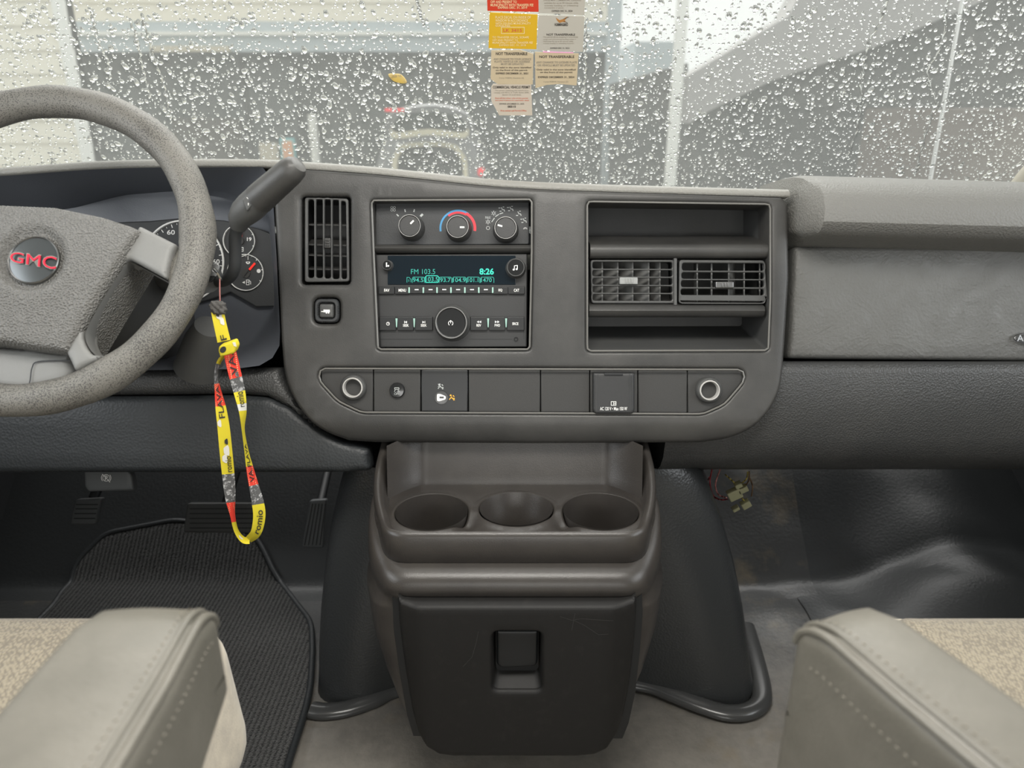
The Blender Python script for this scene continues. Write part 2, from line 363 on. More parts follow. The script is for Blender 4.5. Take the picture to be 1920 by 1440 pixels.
def plate(loops, w0, w1, bevel=0.0, seg=2):
    """flat plate with bevelled edges via a filled 2D curve (holes allowed)"""
    cu = bpy.data.curves.new('c', 'CURVE'); cu.dimensions = '2D'; cu.fill_mode = 'BOTH'
    bevel = min(bevel, (w1-w0)*.49)
    cu.extrude = max((w1-w0)/2-bevel, 0); cu.bevel_depth = bevel; cu.bevel_resolution = seg; cu.offset = -bevel
    for L in loops:
        sp = cu.splines.new('POLY'); sp.points.add(len(L)-1); sp.use_cyclic_u = True
        for p, q in zip(sp.points, L): p.co = (q[0], q[1], 0, 1)
    return _cv(cu, (w0+w1)/2)
def _cv(cu, w):
    o = bpy.data.objects.new('c', cu); COL.objects.link(o); dg = bpy.context.evaluated_depsgraph_get(); dg.update()
    me = bpy.data.meshes.new_from_object(o.evaluated_get(dg))
    v = np.array([tuple(p.co) for p in me.vertices]).reshape(-1, 3); v[:, 2] += w; f = [list(p.vertices) for p in me.polygons]
    bpy.data.objects.remove(o); bpy.data.meshes.remove(me); bpy.data.curves.remove(cu)
    return v, f
TXT = {}
def textmesh(s, bold=0.0):
    if (s, bold) not in TXT:
        cu = bpy.data.curves.new('t', 'FONT'); cu.body = s; cu.size = 1; cu.offset = bold; cu.resolution_u = 3
        TXT[(s, bold)] = _cv(cu, 0)
    v, f = TXT[(s, bold)]; return v.copy(), f
def label(mb, s, box, fr, w, m, bold=0.0, shear=0.0):
    """text filling a pixel box (x0,y0,x1,y1) or quad [tl,tr,br,bl] on a frame"""
    v, f = textmesh(s, bold); lo, hi = v.min(0), v.max(0); a = (v[:, 0]-lo[0])/(hi[0]-lo[0]+1e-9); b = (v[:, 1]-lo[1])/(hi[1]-lo[1]+1e-9)
    if len(box) == 4 and not isinstance(box[0], (tuple, list)):
        x0, y0, x1, y1 = box; box = [(x0, y0), (x1, y0), (x1, y1), (x0, y1)]
    q = np.array(fr.P(box, w)); tl, tr, br, bl = q
    a = a+shear*(b-.5)
    p = (1-a)[:, None]*(b[:, None]*tl+(1-b)[:, None]*bl)+a[:, None]*(b[:, None]*tr+(1-b)[:, None]*br)
    mb.add((np.c_[p, np.full(len(p), w)], f), m, fr)
def strokes(mb, polys, wd, fr, w, m):
    """printed lines; polys in pixels, wd in pixels"""
    for L in polys:
        L = [np.array(p, float) for p in L]
        for a, b in zip(L, L[1:]):
            d = b-a; l = np.linalg.norm(d) or 1; d = d/l; n = np.array([-d[1], d[0]])*wd/2; e = d*wd*.25
            q = [a-n-e, b-n+e, b+n+e, a+n-e]; uv = fr.P([tuple(k) for k in q], w)
            mb.add(([(*k, w) for k in uv], [[3, 2, 1, 0]]), m, fr)
def ringpx(mb, cx, cy, r0, r1, fr, w, m, a0=0, a1=360, n=40, ry=1.0):
    A = np.radians(np.linspace(a0, a1, n)); o = fr.P([(cx+r1*math.cos(t), cy-r1*ry*math.sin(t)) for t in A], w); i = fr.P([(cx+r0*math.cos(t), cy-r0*ry*math.sin(t)) for t in A], w)
    v = [(*p, w) for p in o]+[(*p, w) for p in i]; k = len(A)
    mb.add((v, [[j, j+1, k+j+1, k+j] for j in range(k-1)]), m, fr)
def flatpx(mb, pts, fr, w, m):
    uv = fr.P(pts, w); mb.add(plate([uv], w-.0002, w), m, fr)
def lathe(prof, c, seg=40, sx=1, sy=1, ribs=0, ribd=0):
    """prof [(r,w)] revolved about the frame normal at uv centre c"""
    v = []; f = []
    for r, w in prof:
        for k in range(seg):
            a = 2*math.pi*k/seg; rr = r*(1-(ribd if ribs and (k*ribs//seg*2) % 2 else 0)); v.append((c[0]+rr*sx*math.cos(a), c[1]+rr*sy*math.sin(a), w))
    for i in range(len(prof)-1):
        for k in range(seg): f.append([i*seg+k, i*seg+(k+1) % seg, (i+1)*seg+(k+1) % seg, (i+1)*seg+k])
    return v, f
def loft(secs, closed=True, cap0=True, cap1=True):
    secs = [np.asarray(s, float) for s in secs]; m = len(secs[0]); v = np.concatenate(secs); f = []
    for i in range(len(secs)-1):
        for k in range(m if closed else m-1): f.append([i*m+k, i*m+(k+1) % m, (i+1)*m+(k+1) % m, (i+1)*m+k])
    if closed and cap0: f.append(list(range(m))[::-1])
    if closed and cap1: f.append([(len(secs)-1)*m+k for k in range(m)])
    return v, f
def tube(path, r, seg=12, up=(0, 0, 1), ry=None, closed=False, cap=True):
    P = np.array(path, float); n = len(P); rr = r if hasattr(r, '__len__') else [r]*n; r2 = ry if hasattr(ry, '__len__') else ([ry]*n if ry else rr)
    secs = []; prev = None
    for i in range(n):
        t = (P[(i+1) % n]-P[i-1]) if closed else (P[min(i+1, n-1)]-P[max(i-1, 0)]); t /= np.linalg.norm(t)+1e-12
        s = np.cross(t, up) if prev is None else prev-t*(prev@t)
        if np.linalg.norm(s) < 1e-6: s = np.cross(t, (1, 0, 0))
        s /= np.linalg.norm(s); prev = s; b = np.cross(s, t)
        secs.append([P[i]+s*rr[i]*math.cos(a)+b*r2[i]*math.sin(a) for a in np.linspace(0, 2*math.pi, seg, endpoint=False)])
    if closed: secs.append(secs[0])
    return loft(secs, True, cap and not closed, cap and not closed)
def box(c, h): 
    v = [(c[0]+a*h[0], c[1]+b*h[1], c[2]+d*h[2]) for a in (-1, 1) for b in (-1, 1) for d in (-1, 1)]
    return v, [[0, 1, 3, 2], [4, 6, 7, 5], [0, 4, 5, 1], [2, 3, 7, 6], [0, 2, 6, 4], [1, 5, 7, 3]]
def boxp(x0, x1, y0, y1, z0, z1): return box(((x0+x1)/2, (y0+y1)/2, (z0+z1)/2), ((x1-x0)/2, (y1-y0)/2, (z1-z0)/2))
def rbox(h, r, n=14, c=(0, 0, 0), fn=None):
    """rounded box: half sizes h, radius r; fn deforms local points"""
    v = []; f = []; idx = {}
    h = np.array(h, float)
    def coords(H):
        a = list(np.linspace(-H, -H+r, 5))+list(np.linspace(-H+r, H-r, n))[1:-1]+list(np.linspace(H-r, H, 5)); return a
    ax = [coords(H) for H in h]
    def vid(p):
        k = tuple(np.round(p, 6))
        if k not in idx:
            q = np.array(p); inn = np.clip(q, -(h-r), h-r); d = q-inn; l = np.linalg.norm(d)
            if l > 1e-9:
                mx = np.abs(d).max(); q = inn+d/l*r*(mx/r)
            idx[k] = len(v); v.append(q)
        return idx[k]
    for A in range(3):
        B, C_ = (A+1) % 3, (A+2) % 3
        for sg in (-1, 1):
            for i in range(len(ax[B])-1):
                for j in range(len(ax[C_])-1):
                    q = []
                    for di, dj in ((0, 0), (1, 0), (1, 1), (0, 1)):
                        p = [0, 0, 0]; p[A] = sg*h[A]; p[B] = ax[B][i+di]; p[C_] = ax[C_][j+dj]; q.append(vid(p))
                    f.append(q if sg > 0 else q[::-1])
    V = np.array(v)
    if fn is not None: V = np.array([fn(*p) for p in V])
    return V+np.array(c), f

# ================================================================ THE VAN: setting
def floorz(y): return 0.0 if y < 1.18 else (y-1.18)*.95 if y < 1.62 else .418
def atfloor(px, py):
    lo, hi = .2, 2.5; d = ray(px, py)
    for _ in range(50):
        m = (lo+hi)/2; q = CO+d*(m/d[1])
        if q[2] > floorz(m): lo = m
        else: hi = m
    return CO+d*(lo/d[1])
def crumple(x, y):
    b = .004*math.sin(9*x+3*y)*math.sin(7*y+1.3)
    if x > .30 and y > .95: 
        k = min(1, (y-.95)/.15); b += k*.010*abs(math.sin(13*x+19*y))*math.sin(23*x-9*y+.6)+k*.010*math.exp(-((x-.62)/.05)**2-((y-1.3)/.12)**2)
    if x > .3: b += .10*math.exp(-((x-.86)/.20)**2-((y-1.12)/.22)**2)*1.0
    return b
xs = np.linspace(-1.0, 1.0, 110); ys = np.r_[np.linspace(-.9, .8, 18), np.linspace(.82, 1.14, 24)]; 
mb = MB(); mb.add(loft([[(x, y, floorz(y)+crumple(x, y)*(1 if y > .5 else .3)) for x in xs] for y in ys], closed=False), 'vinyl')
xr_ = np.linspace(0.0, .56, 40); mb.add(loft([[(x, y, floorz(y)+crumple(x, y)) for x in xr_] for y in np.linspace(1.14, 1.36, 20)], closed=False), 'vinyl')
fl = mb.build('floor', kind='structure', angle=180, loc=(0, 0, 0))
mb = MB(); mb.add(loft([[(x, y, floorz(y)+crumple(x, y)) for x in np.linspace(-1, 0, 40)] for y in np.linspace(1.14, 1.7, 40)], closed=False), 'footwell_shade')
mb.add(loft([[(x, y, floorz(y)+crumple(x, y)) for x in xr_] for y in np.linspace(1.36, 1.7, 24)], closed=False), 'footwell_shade')
mb.add(loft([[(x, y, floorz(y)+crumple(x, y)) for x in np.linspace(.56, 1, 30)] for y in np.linspace(1.14, 1.7, 40)], closed=False), 'footwell_shade'); mb.build('wall_toe', kind='structure', angle=180)
mb = MB(); xw = np.linspace(.52, 1.0, 40); mb.add(loft([[(x, y, floorz(y)+crumple(x, y)+.003) for x in xw] for y in np.linspace(.86, 1.139, 24)], closed=False), 'footwell_shade'); mb.build('trim_wheelhouse', kind='structure', angle=180)  # wheelhouse bump covered in the same shade-darkened colour
mb = MB(); mb.add(boxp(-1.0, 1.0, 1.60, 1.64, -.1, .66), 'black'); mb.build('wall_front', kind='structure')
# door panels, below the side windows
for sgn, nm in ((-1, 'left'), (1, 'right')):
    X = sgn*1.0; fr = Frame((X, 0, 0), (0, 0, 1), (0, sgn*-1.0, 0))
    mb = MB(); us = sorted([-sgn*-.9, -sgn*1.55]) 
    mb.add(puff([rect(us[0], .0, us[1], .70, .03)], -.05, 0, .02, .08, bulge=lambda a, b: .03*math.exp(-((b-.45)/.12)**2)), 'panel_dark', fr)
    mb.build('wall_'+nm, kind='structure')
# windscreen
K = 1.2; WB = np.array([0, 1.30, .655]); FW = Frame(WB, (0, -1, K))
WV = 0.50
wl = rpoly([(-.93, -.02), (.93, -.02), (.86, WV), (-.86, WV)], .03)
mb = MB(); mb.add(plate([wl], -.0055, -.0005, .0005), 'pane', FW); mb.build('window_1', kind='structure')
def pillar(px0, px1, nm):
    pass
for sgn, nm in ((-1, 'trim_1'), (1, 'trim_2')):
    mb = MB(); xs0 = [(.80, 1.24, .60), (.812, 1.17, .74), (.835, 1.06, .87), (.88, .92, 1.06)]
    path = [(sgn*x, y, z) for x, y, z in xs0]
    mb.add(tube(cr(path, 6), .045, 16, up=(0, 1, 0), ry=.035), 'pillar'); mb.build(nm, kind='structure')
mb = MB(); mb.add(boxp(-1.02, 1.02, -2.4, .90, 1.20, 1.24), 'headliner'); mb.build('ceiling', kind='structure', angle=30)
for sgn, nm in ((-1, 'left'), (1, 'right')):
    mb = MB(); x = sorted((sgn*1.02, sgn*1.06)); mb.add(boxp(*x, -2.4, -.50, -.02, 1.2), 'panel_dark'); mb.build('trim_rear_'+nm, kind='structure')
mb = MB(); mb.add(loft([[(x, y, -.012) for x in (-1.02, 1.02)] for y in (-2.4, -.85)], closed=False), 'vinyl'); mb.build('floor_rear', kind='structure')

# ================================================================ DASHBOARD
LEAN = math.radians(17)
VF = (0, math.sin(LEAN), math.cos(LEAN))
FC = Frame(aty(960, 600, .90), VF)
def par(w): return Frame(FC.o+FC.n*w, VF)
dash = thing('dashboard', 'wide dark grey moulded plastic dashboard spanning the cab below the wet windscreen', 'dashboard', (0, .95, .42))
# centre panel
def P3(px, py, w=0): 
    a = FC.px(px, py, w); return FC.T([(a[0], a[1], w)])[0]
lip = [(-420, 332), (-200, 322), (0, 314), (200, 301), (400, 298), (520, 300), (560, 303), (700, 313), (900, 334), (1000, 341), (1100, 345), (1300, 351), (1478, 356)]
lipc = cr(lip, 4); lipf = lambda x: float(np.interp(x, [p[0] for p in lipc], [p[1] for p in lipc]))
secs = []
for i, px in enumerate(np.linspace(-420, 1482, 60)):
    t = lipf(px); A = P3(px, t+11); n = FC.n; v = FC.v; A = A-n*.002
    prof = [A-n*.02, A-v*.001, A+v*.003, A+v*.0065-n*.002, A+v*.009-n*.006, A+v*.0100-n*.013, A+v*.0085-n*.03, A+np.array([0, .09, -.022])]
    prof += [np.array([A[0]*1.02, 1.16, .705]), np.array([A[0]*1.06, 1.31, .652])]
    secs.append(prof)
mb = MB(); mb.add(loft(secs, closed=False), 'grain_lip'); mb.build('top_pad', dash, angle=180)
cp = [(516, 312), (560, 314), (700, 324), (900, 345), (1000, 352), (1100, 356), (1300, 362), (1466, 368), (1479, 382), (1481, 520), (1476, 600), (1470, 690)]
cp += cr([(1470, 690), (1462, 735), (1440, 775), (1408, 806), (1370, 824), (1320, 833)], 4)[1:]
cp += [(1000, 835), (700, 833)]+cr([(650, 829), (610, 812), (575, 784), (548, 745), (532, 700), (526, 640)], 4)+[(523, 575), (519, 490), (513, 390), (512, 345)]
H_vent = rect(565, 368, 656, 533, 7); H_tow = rect(587, 558, 637, 607, 14)
H_radio = rpoly([(697, 376), (997, 374), (997, 470), (993, 655), (709, 655), (701, 480)], 5)
H_cub = rpoly([(1101, 378), (1444, 383), (1444, 560), (1440, 657), (1101, 658)], 7)
strip_out = rpoly([(604, 691), (1388, 693), (1396, 700), (1394, 716), (1358, 758), (1318, 776), (678, 773), (634, 752), (600, 715), (598, 700)], [8]*10, 4)
mb = MB(); vb0 = FC.px(960, 790)[1]; vt0 = FC.px(960, 372)[1]
mb.add(puff([FC.P(l) for l in (cp, H_vent, H_tow, H_radio, H_cub, strip_out)], -.045, 0, .0055, .012, bulge=lambda a, b: -.45*max(0, vb0-b)**1.5*6), 'panel', FC)
mb.build('center_panel', dash, angle=60)
# raised lips around the openings
mb = MB()
for L, g in ((H_radio, 0), (H_cub, 0), (strip_out, 0)):
    uv = FC.P(L); path = FC.T([(a, b, .0005) for a, b in resample(uv, 160, True)]); mb = MB(); mb.add(tube(path, .0012, 6, closed=True), 'edge'); mb.build('opening_bead', dash)
# vent housing wells and cubby
mb = MB()
uvs = FC.P(H_vent); fr_ = FC
def well(mb, loop, d, m, back=None, fr=FC, world_back=False):
    uv = fr.P(loop); a = fr.T([(p[0], p[1], -.004) for p in uv]); b = a + (np.array([0, d, 0]) if world_back else -fr.n*d)
    mb.add(loft([a, b], True, False, True), back or m)
well(mb, H_vent, .06, 'black'); well(mb, H_tow, .03, 'black'); well(mb, strip_out, .03, 'black'); mb.build('opening_well', dash)
mb = MB(); well(mb, H_cub, .11, 'plastic', world_back=True); mb.build('storage_cubby', dash, angle=30)
mb = MB()
for (y0, y1, x0, x1) in ((457, 484, 1106, 1438), (572, 594, 1104, 1431)):
    sec = []
    for x in np.linspace(x0, x1, 5):
        c0 = P3(x, y0, -.012); c1 = P3(x, y1, -.012); h = (c0-c1)
        r = [c1-FC.n*.02, c1, c1+FC.n*.004+h*.15, c1+FC.n*.007+h*.5, c1+FC.n*.005+h*.85, c0, c0+np.array([0, .06, 0]), c1+np.array([0, .06, 0])]
        sec.append(r)
    mb.add(loft(sec), 'panel')
mb.build('shelf_rail', dash, angle=50)
# instrument pod
openl = [(-420, 345), (-200, 335), (0, 324), (200, 312), (400, 309), (490, 312), (508, 325), (513, 390), (519, 490), (523, 575), (526, 640), (520, 665), (490, 685), (440, 692), (200, 695), (-420, 695)]
backl = [(-380, 420), (-150, 405), (60, 398), (130, 392), (230, 366), (330, 358), (430, 372), (500, 400), (507, 450), (512, 520), (516, 572), (500, 590), (470, 640), (430, 655), (200, 660), (-380, 660)]
fp = par(-.10)
A = FC.T([(*FC.px(x, y, -.004), -.004) for x, y in resample(openl, 90, True)])
k0 = 0; Bp = resample(backl, 90, True)
B = fp.T([(*fp.px(x, y), 0) for x, y in Bp])
mb = MB(); mids = [A, A*.93+B*.07-FC.v*0, A*.6+B*.4, A*.2+B*.8, B]
mb.add(loft(mids, True, False, True), 'plastic'); mb.mats = ['pod']; mb.build('instrument_pod', dash, angle=70)
# lower driver side
fk = par(-.016)
knee = [(-420, 748), (300, 744), (440, 742), (500, 746), (540, 764), (590, 802), (636, 829), (672, 838), (690, 842), (694, 884), (640, 888), (-420, 890)]
mb = MB(); mb.add(puff([rpoly(fk.P(knee), .006)], -.03, 0, .010, .03, bulge=lambda a, b: .004*math.sin(3*a)), 'grain_dark', fk)
mb.build('knee_panel', dash, angle=60)
pad = [(-420, 694), (380, 692), (520, 690), (536, 720), (575, 785), (620, 825), (645, 840), (600, 815), (540, 766), (498, 744), (440, 739), (300, 741), (-420, 745)]
fk2 = par(-.018); mb = MB(); mb.add(puff([fk2.P(pad)], -.04, 0, .012, .03), 'grain', fk2); mb.build('column_pad', dash, angle=60)
# passenger side
def Xat(px, py, Y): return aty(px, py, Y)[0]
roll = [(346, 1.12), (334, 1.04), (329, .99), (331, .955), (342, .925), (362, .905), (390, .893), (415, .891), (432, .897), (441, .910), (446, .930), (458, .955), (468, .975), (474, 1.05)]
X0 = Xat(1543, 400, .9); secs = []
cen = np.array([.97, zrow(455, .97)])
def rsec(X, k=1.0, dy=0, droop=0): return [(X, cen[0]+(Y-cen[0])*k+dy, cen[1]+(zrow(p+droop, Y)-cen[1])*k) for p, Y in roll]
secs = [rsec(Xat(1479, 400, .96), .62, .03), rsec(Xat(1500, 400, .94), .80, .02), rsec(X0-.006, .965, .006), rsec(X0-.001, .995, 0)]+[rsec(X, 1, 0, 12*(X-X0)/.28) for X in np.linspace(X0+.006, .99, 20)]
mb = MB(); mb.add(loft(secs, True), 'grain_pad')
mb.build('padded_roll', dash, angle=32)
fa = par(-.036)
abl = [(1488, 462), (2380, 462), (2380, 682), (1475, 672)]
mb = MB(); mb.add(puff([rpoly(fa.P(abl), .006)], -.03, 0, .007, .03, bulge=lambda a, b: .006*math.sin(5*a)*math.cos(12*b)), 'creased', fa)
ov = fa.P(circ(1937, 634, 39, 40, 10)); 
mb.add(tube(fa.T([(a, b, .0045) for a, b in ov]), .0012, 6, closed=True), 'grey_metal')
label(mb, 'AIRBAG', (1907, 628, 1968, 640), fa, .0075, 'grey_metal', .01)
mb.build('airbag_cover', dash, angle=60)
for px in (1660, 1905):
    pass
low = [(676, .945), (678, .915), (680, .902), (684, .895), (700, .890), (760, .884), (820, .884), (852, .892), (868, .906), (876, .93), (880, 1.0), (860, 1.12)]
secs = []
for X in np.r_[Xat(1246, 850, .89), Xat(1252, 850, .89), np.linspace(.2, .99, 16)]:
    d = 10*max(0, 1-(X-.17)/.09) if X < .26 else 0
    secs.append([(X, Y, zrow(p+(d if p > 840 else 0), Y)) for p, Y in low])
mb = MB(); mb.add(loft(secs, True), 'grain'); mb.build('lower_panel', dash, angle=60)
# body behind everything
mb = MB(); mb.add(boxp(-1.0, 1.0, 1.10, 1.25, .40, .62), 'black'); mb.add(boxp(-.98, -.17, 1.0, 1.1, .40, .50), 'black')
mb.add(loft([[(x, .885, zrow(831, .885)+.004), (x, .93, .425), (x, 1.12, .41), (x, 1.12, .44), (x, .90, .46)] for x in (-.20, .20)]), 'black')
mb.build('carcass', dash)
mb = MB()
for px in (1660, 1905):
    mb = MB(); c = aty(px, 456, .952); mb.add((np.array([c+np.array([a, 0, b]) for a, b in ((-.008, -.001), (.006, .0015), (.010, .001), (-.004, -.0025))]), [[0, 1, 2, 3]]), 'satin'); mb.build('clip_slot', dash)

# ================================================================ VENTS
def slots_vent(name, labl, outer, slots, w, tilt, tab, tabm, fins, vertical, housing=None):
    t = thing(name, labl, 'air vent', P3((outer[0][0]+outer[2][0])/2, outer[2][1], -.02), None)
    fr = par(w)
    mb = MB(); mb.add(plate([fr.P(rpoly(outer, 6))]+[fr.P(rpoly(s, 5)) for s in slots], -.006, 0, .0014), 'plastic', fr)
    uv = fr.P(rpoly(outer, 6)); a = fr.T([(p[0], p[1], -.003) for p in uv]); cen_ = a.mean(0)
    mb.add(loft([a, cen_+(a-cen_)*.97-fr.n*.03], True, False, False), 'black'); mb.build('grille', t, angle=50)
    fr2 = par(w-.012)
    for f in fins:
        q = fr2.P([(f[0], f[1]), (f[2], f[3])]); (a0, b0), (a1, b1) = q; mb = MB()
        sk = .35
        if vertical: vv = [(a0, b0, 0), (a0+.0018, b0, 0), (a0+.016*f[4], b0, -.018), (a0+.016*f[4]-.0018, b0, -.018)]; v2 = [(p[0]+a1-a0, b1, p[2]) for p in vv]
        else: vv = [(a0, b0, 0), (a0, b0-.0018, 0), (a0, b0-.0018+.004*f[4], -.018), (a0, b0+.004*f[4], -.018)]; v2 = [(a1, p[1]+b1-b0, p[2]) for p in vv]
        mb.add(loft([vv, v2]), 'fin' if vertical else 'strip', fr2); mb.build('fin', t)
    mb = MB(); fr3 = par(w+.004); mb.add(plate([fr3.P(rect(*tab, 2))], -.010, 0, .001), tabm, fr3)
    n = 3
    for i in range(n):
        if vertical: x = tab[0]+(tab[2]-tab[0])*(.36+.16*i); r_ = (x-1.2, tab[1]+2, x+1.2, tab[3]-2)
        else: y = tab[1]+(tab[3]-tab[1])*(.25+.25*i); r_ = (tab[0]+2, y-1, tab[2]-2, y+1)
        mb.add(plate([fr3.P(rect(*r_))], 0, .0012, .0003), tabm, fr3)
    mb.build('slider_tab', t)
    return t
sl = [[(577, 374), (588.5, 374), (588.5, 521), (577, 521)], [(592, 373), (604.5, 373), (605, 521), (592, 521)], [(608, 373), (619.5, 373), (620, 522), (608, 522)], [(623, 374), (635, 374), (636, 523), (623, 523)], [(639, 376), (648, 378), (650, 523), (640, 523)]]
slots_vent('air_vent', 'tall vertical-slat air vent left of the radio beside the steering wheel', [(571, 370), (653, 372), (655, 528), (571, 529)], sl, -.004, 0, (608, 446, 619.5, 465), 'panel',
           [(574, 420, 652, 421, 1), (574, 457, 652, 459, 2), (574, 477, 652, 479, 1), (574, 503, 652, 504, 1)], False)
def hs(x0, x1, ys, sk=0): return [[(x0+sk*i, a), (x1, a+.5), (x1, b+.5), (x0+sk*i, b)] for i, (a, b) in enumerate(ys)]
slots_vent('air_vent', 'left horizontal-slat air vent of the pair right of the radio, its pale tab slid left', [(1107, 487), (1265, 487), (1268, 569), (1109, 569)],
           hs(1111, 1261, [(491, 503.5), (506, 518), (521, 533.5), (536.5, 548.5), (551.5, 563.5)]), -.014, 0, (1162, 520, 1196, 533), 'tab',
           [(x, 490, x, 565, k) for x, k in ((1128, -.75), (1157, -.85), (1185, -.8), (1215, -.85), (1236, -.4))], True)
slots_vent('air_vent', 'right horizontal-slat air vent of the pair right of the radio, next to the grab roll', [(1274, 487), (1434, 488), (1440, 560), (1430, 570), (1273, 569)],
           hs(1279, 1433, [(493, 507), (510.5, 522.5), (525.5, 538), (541.5, 553), (555.5, 567)], -.8), -.010, 0, (1342, 528, 1376, 540), 'grey_metal',
           [(x, 490, x, 566, k) for x, k in ((1306, .15), (1333, .35), (1365, .9), (1394, .4), (1423, .6))], True)
mb = MB(); mb.add(plate([FC.P(rect(1267, 482, 1273, 572, 2))], -.03, -.010, .001), 'plastic', FC); mb.build('vent_divider', dash)

# ================================================================ KNOB helper
def knob(parent, name, px, py, rpx, fr, w0, h, top, mark=None, ringm='satin', m='plastic', icon=None):
    c = fr.px(px, py, w0+h); r = abs(fr.px(px+rpx, py, w0+h)[0]-c[0]); mb = MB()
    mb.add(lathe([(r*1.18, w0), (r*1.16, w0+h*.15), (r*1.08, w0+h*.25), (r*1.06, w0+h*.80), (r*1.0, w0+h)], c, 48), m, fr)
    mb.add(lathe([(r*1.01, w0+h*.95), (r*.985, w0+h*1.04), (r*.93, w0+h*1.04), (r*.88, w0+h*.98)], c, 48), ringm, fr)
    mb.add(lathe([(r*.87, w0+h*.985), (0.0001, w0+h*.985)], c, 48), top, fr)
    o = mb.build(name, parent, angle=35)
    if mark: 
        m2 = MB(); strokes(m2, [mark], 3.2, fr, w0+h+.0004, 'white'); m2.build('pointer', o)
        LOC[o] = LOC[parent]
    return o
# ================================================================ CLIMATE CONTROL
fh = par(-.022)
cl = thing('climate_control_panel', 'black heater and fan control panel with three round knobs above the radio', 'control panel', P3(850, 460, -.02))
mb = MB(); mb.add(plate([fh.P(rpoly([(704, 380), (992, 378), (992, 458), (704, 460)], 3))], -.02, 0, .001), 'panel_dark', fh)
# blue and red temperature arcs
cx, cy = 859, 428
ringpx(mb, cx, cy, 31.5, 35, fh, .0003, 'blue', 55, 190)
ringpx(mb, cx, cy, 27.5, 31.5, fh, .0003, 'red', 60, 128); ringpx(mb, cx, cy, 29, 34, fh, .00035, 'red', -9, 62)
# fan marks
strokes(mb, [[(744, 402), (747, 405)], [(759, 393), (760, 397)], [(777, 393), (776, 397)]], 2.2, fh, .0004, 'dim_print'); strokes(mb, [[(789, 405), (792, 402)]], 4, fh, .0004, 'dim_print')
for dx, dy in ((-2.4, -2.4), (2.4, -2.4), (-2.4, 2.4), (2.4, 2.4)): ringpx(mb, 737+dx, 391.5+dy, 1.6, 2.5, fh, .0004, 'dim_print', n=14)
# air flow marks
ringpx(mb, 915, 427.5, 2.6, 3.6, fh, .0004, 'dim_print', n=18)
label(mb, 'MAX', (910, 405.5, 920, 410.5), fh, .0004, 'dim_print')
for (x, y) in ((915, 416), (925.7, 399.6)):
    ringpx(mb, x, y, 1.7, 2.6, fh, .0004, 'dim_print', n=14)
    strokes(mb, [[(x+2.8*math.cos(a), y+2.8*math.sin(a)), (x+4.6*math.cos(a), y+4.6*math.sin(a))] for a in np.linspace(0, 2*math.pi, 6, endpoint=False)+.5], 1, fh, .0004, 'dim_print')
def seatfig(x, y, up=True, down=True):
    L = [[(x-1, y-3), (x+1, y+1), (x+4, y+1), (x+5, y+4)], [(x+2, y-4), (x+4, y-4)]]
    if up: L.append([(x-6, y-2), (x-3, y-2)])
    if down: L.append([(x-4, y+4), (x-1, y+4)])
    strokes(mb, L, 1.5, fh, .0004, 'dim_print')
seatfig(941, 392); seatfig(957, 391); seatfig(972, 400, False, True); seatfig(982, 413); 
ringpx(mb, 985, 430, 1.5, 4, fh, .0004, 'grey_metal', 0, 180, 12)
strokes(mb, [[(922, 416), (927, 409)], [(929, 406), (935, 402)], [(937, 401), (943, 399)]], 1.6, fh, .0004, 'dim_print')
mb.build('face_plate', cl)
knob(cl, 'fan_speed_knob', 768, 423, 21, fh, 0, .024, 'radio', [(770, 419), (775, 414)])
knob(cl, 'temperature_knob', 858, 425, 21, fh, 0, .024, 'radio', [(863, 426), (870, 426)])
knob(cl, 'airflow_knob', 948, 427, 21, fh, 0, .024, 'radio', [(934, 422), (941, 424)])
mb = MB(); sec = []
for x in np.linspace(699, 995, 4):
    c0 = P3(x, 459, -.012); c1 = P3(x, 474, -.012); h = c0-c1
    sec.append([c1-FC.n*.02, c1, c1+FC.n*.005+h*.2, c1+FC.n*.007+h*.5, c1+FC.n*.005+h*.85, c0, c0-FC.n*.02])
mb.add(loft(sec), 'panel'); mb.build('divider_bar', dash, angle=50)

# ================================================================ RADIO
fr_ = par(-.014)
rd = thing('car_radio', 'black car radio with green display reading FM 103.5 and 8:26', 'radio', P3(850, 652, -.02))
body = rpoly([(704, 477), (989, 475), (988, 651), (712, 652)], 3)
mb = MB(); mb.add(plate([fr_.P(body)], -.03, 0, .0015), 'radio', fr_)
strokes(mb, [[(711, 553), (713, 636), (810, 636)], [(880, 636), (960, 636)], [(982, 636), (984, 553)]], .9, fr_, .0003, 'black')
mb.build('faceplate', rd)
mb = MB(); mb.add(plate([fr_.P(rect(727, 479.5, 967, 534, 2))], -.001, .0012, .0005), 'display', fr_)
w = .0018
label(mb, 'FM 103.5', (770.5, 504.5, 816, 514), fr_, w, 'glow_dim'); label(mb, '8:26', (899, 503, 926, 515), fr_, w, 'glow', .03)
T = [('94.5', 774, 794), ('103.5', 798.5, 821.5), ('93.7', 825, 845), ('104.9', 849.5, 873), ('101.1', 877, 897), ('1470', 902, 922)]
for s, a, b in T: label(mb, s, (a, 521 if s != '103.5' else 519, b, 529 if s != '103.5' else 528), fr_, w, 'glow_dim', .012)
def tabl(x0, x1, y0=519.5): return [(x0, 530), (x0, y0+2.5), (x0+2, y0), (x1-2, y0), (x1, y0+2.5), (x1, 530)]
strokes(mb, [tabl(773, 796), tabl(823.5, 847), tabl(848.5, 874), tabl(875.5, 899.5), tabl(901, 926), [(763, 529.5), (763, 520), (767, 520), (770.5, 524), (770.5, 529)], [(766.5, 528), (766.5, 524)]], 1, fr_, w, 'glow_dim')
strokes(mb, [[(798, 529), (797, 526), (797, 520), (800, 517), (820, 517), (823, 520), (823, 526), (821, 529.5), (798, 529.5)]], 1.3, fr_, w, 'glow')
mb.build('display', rd)
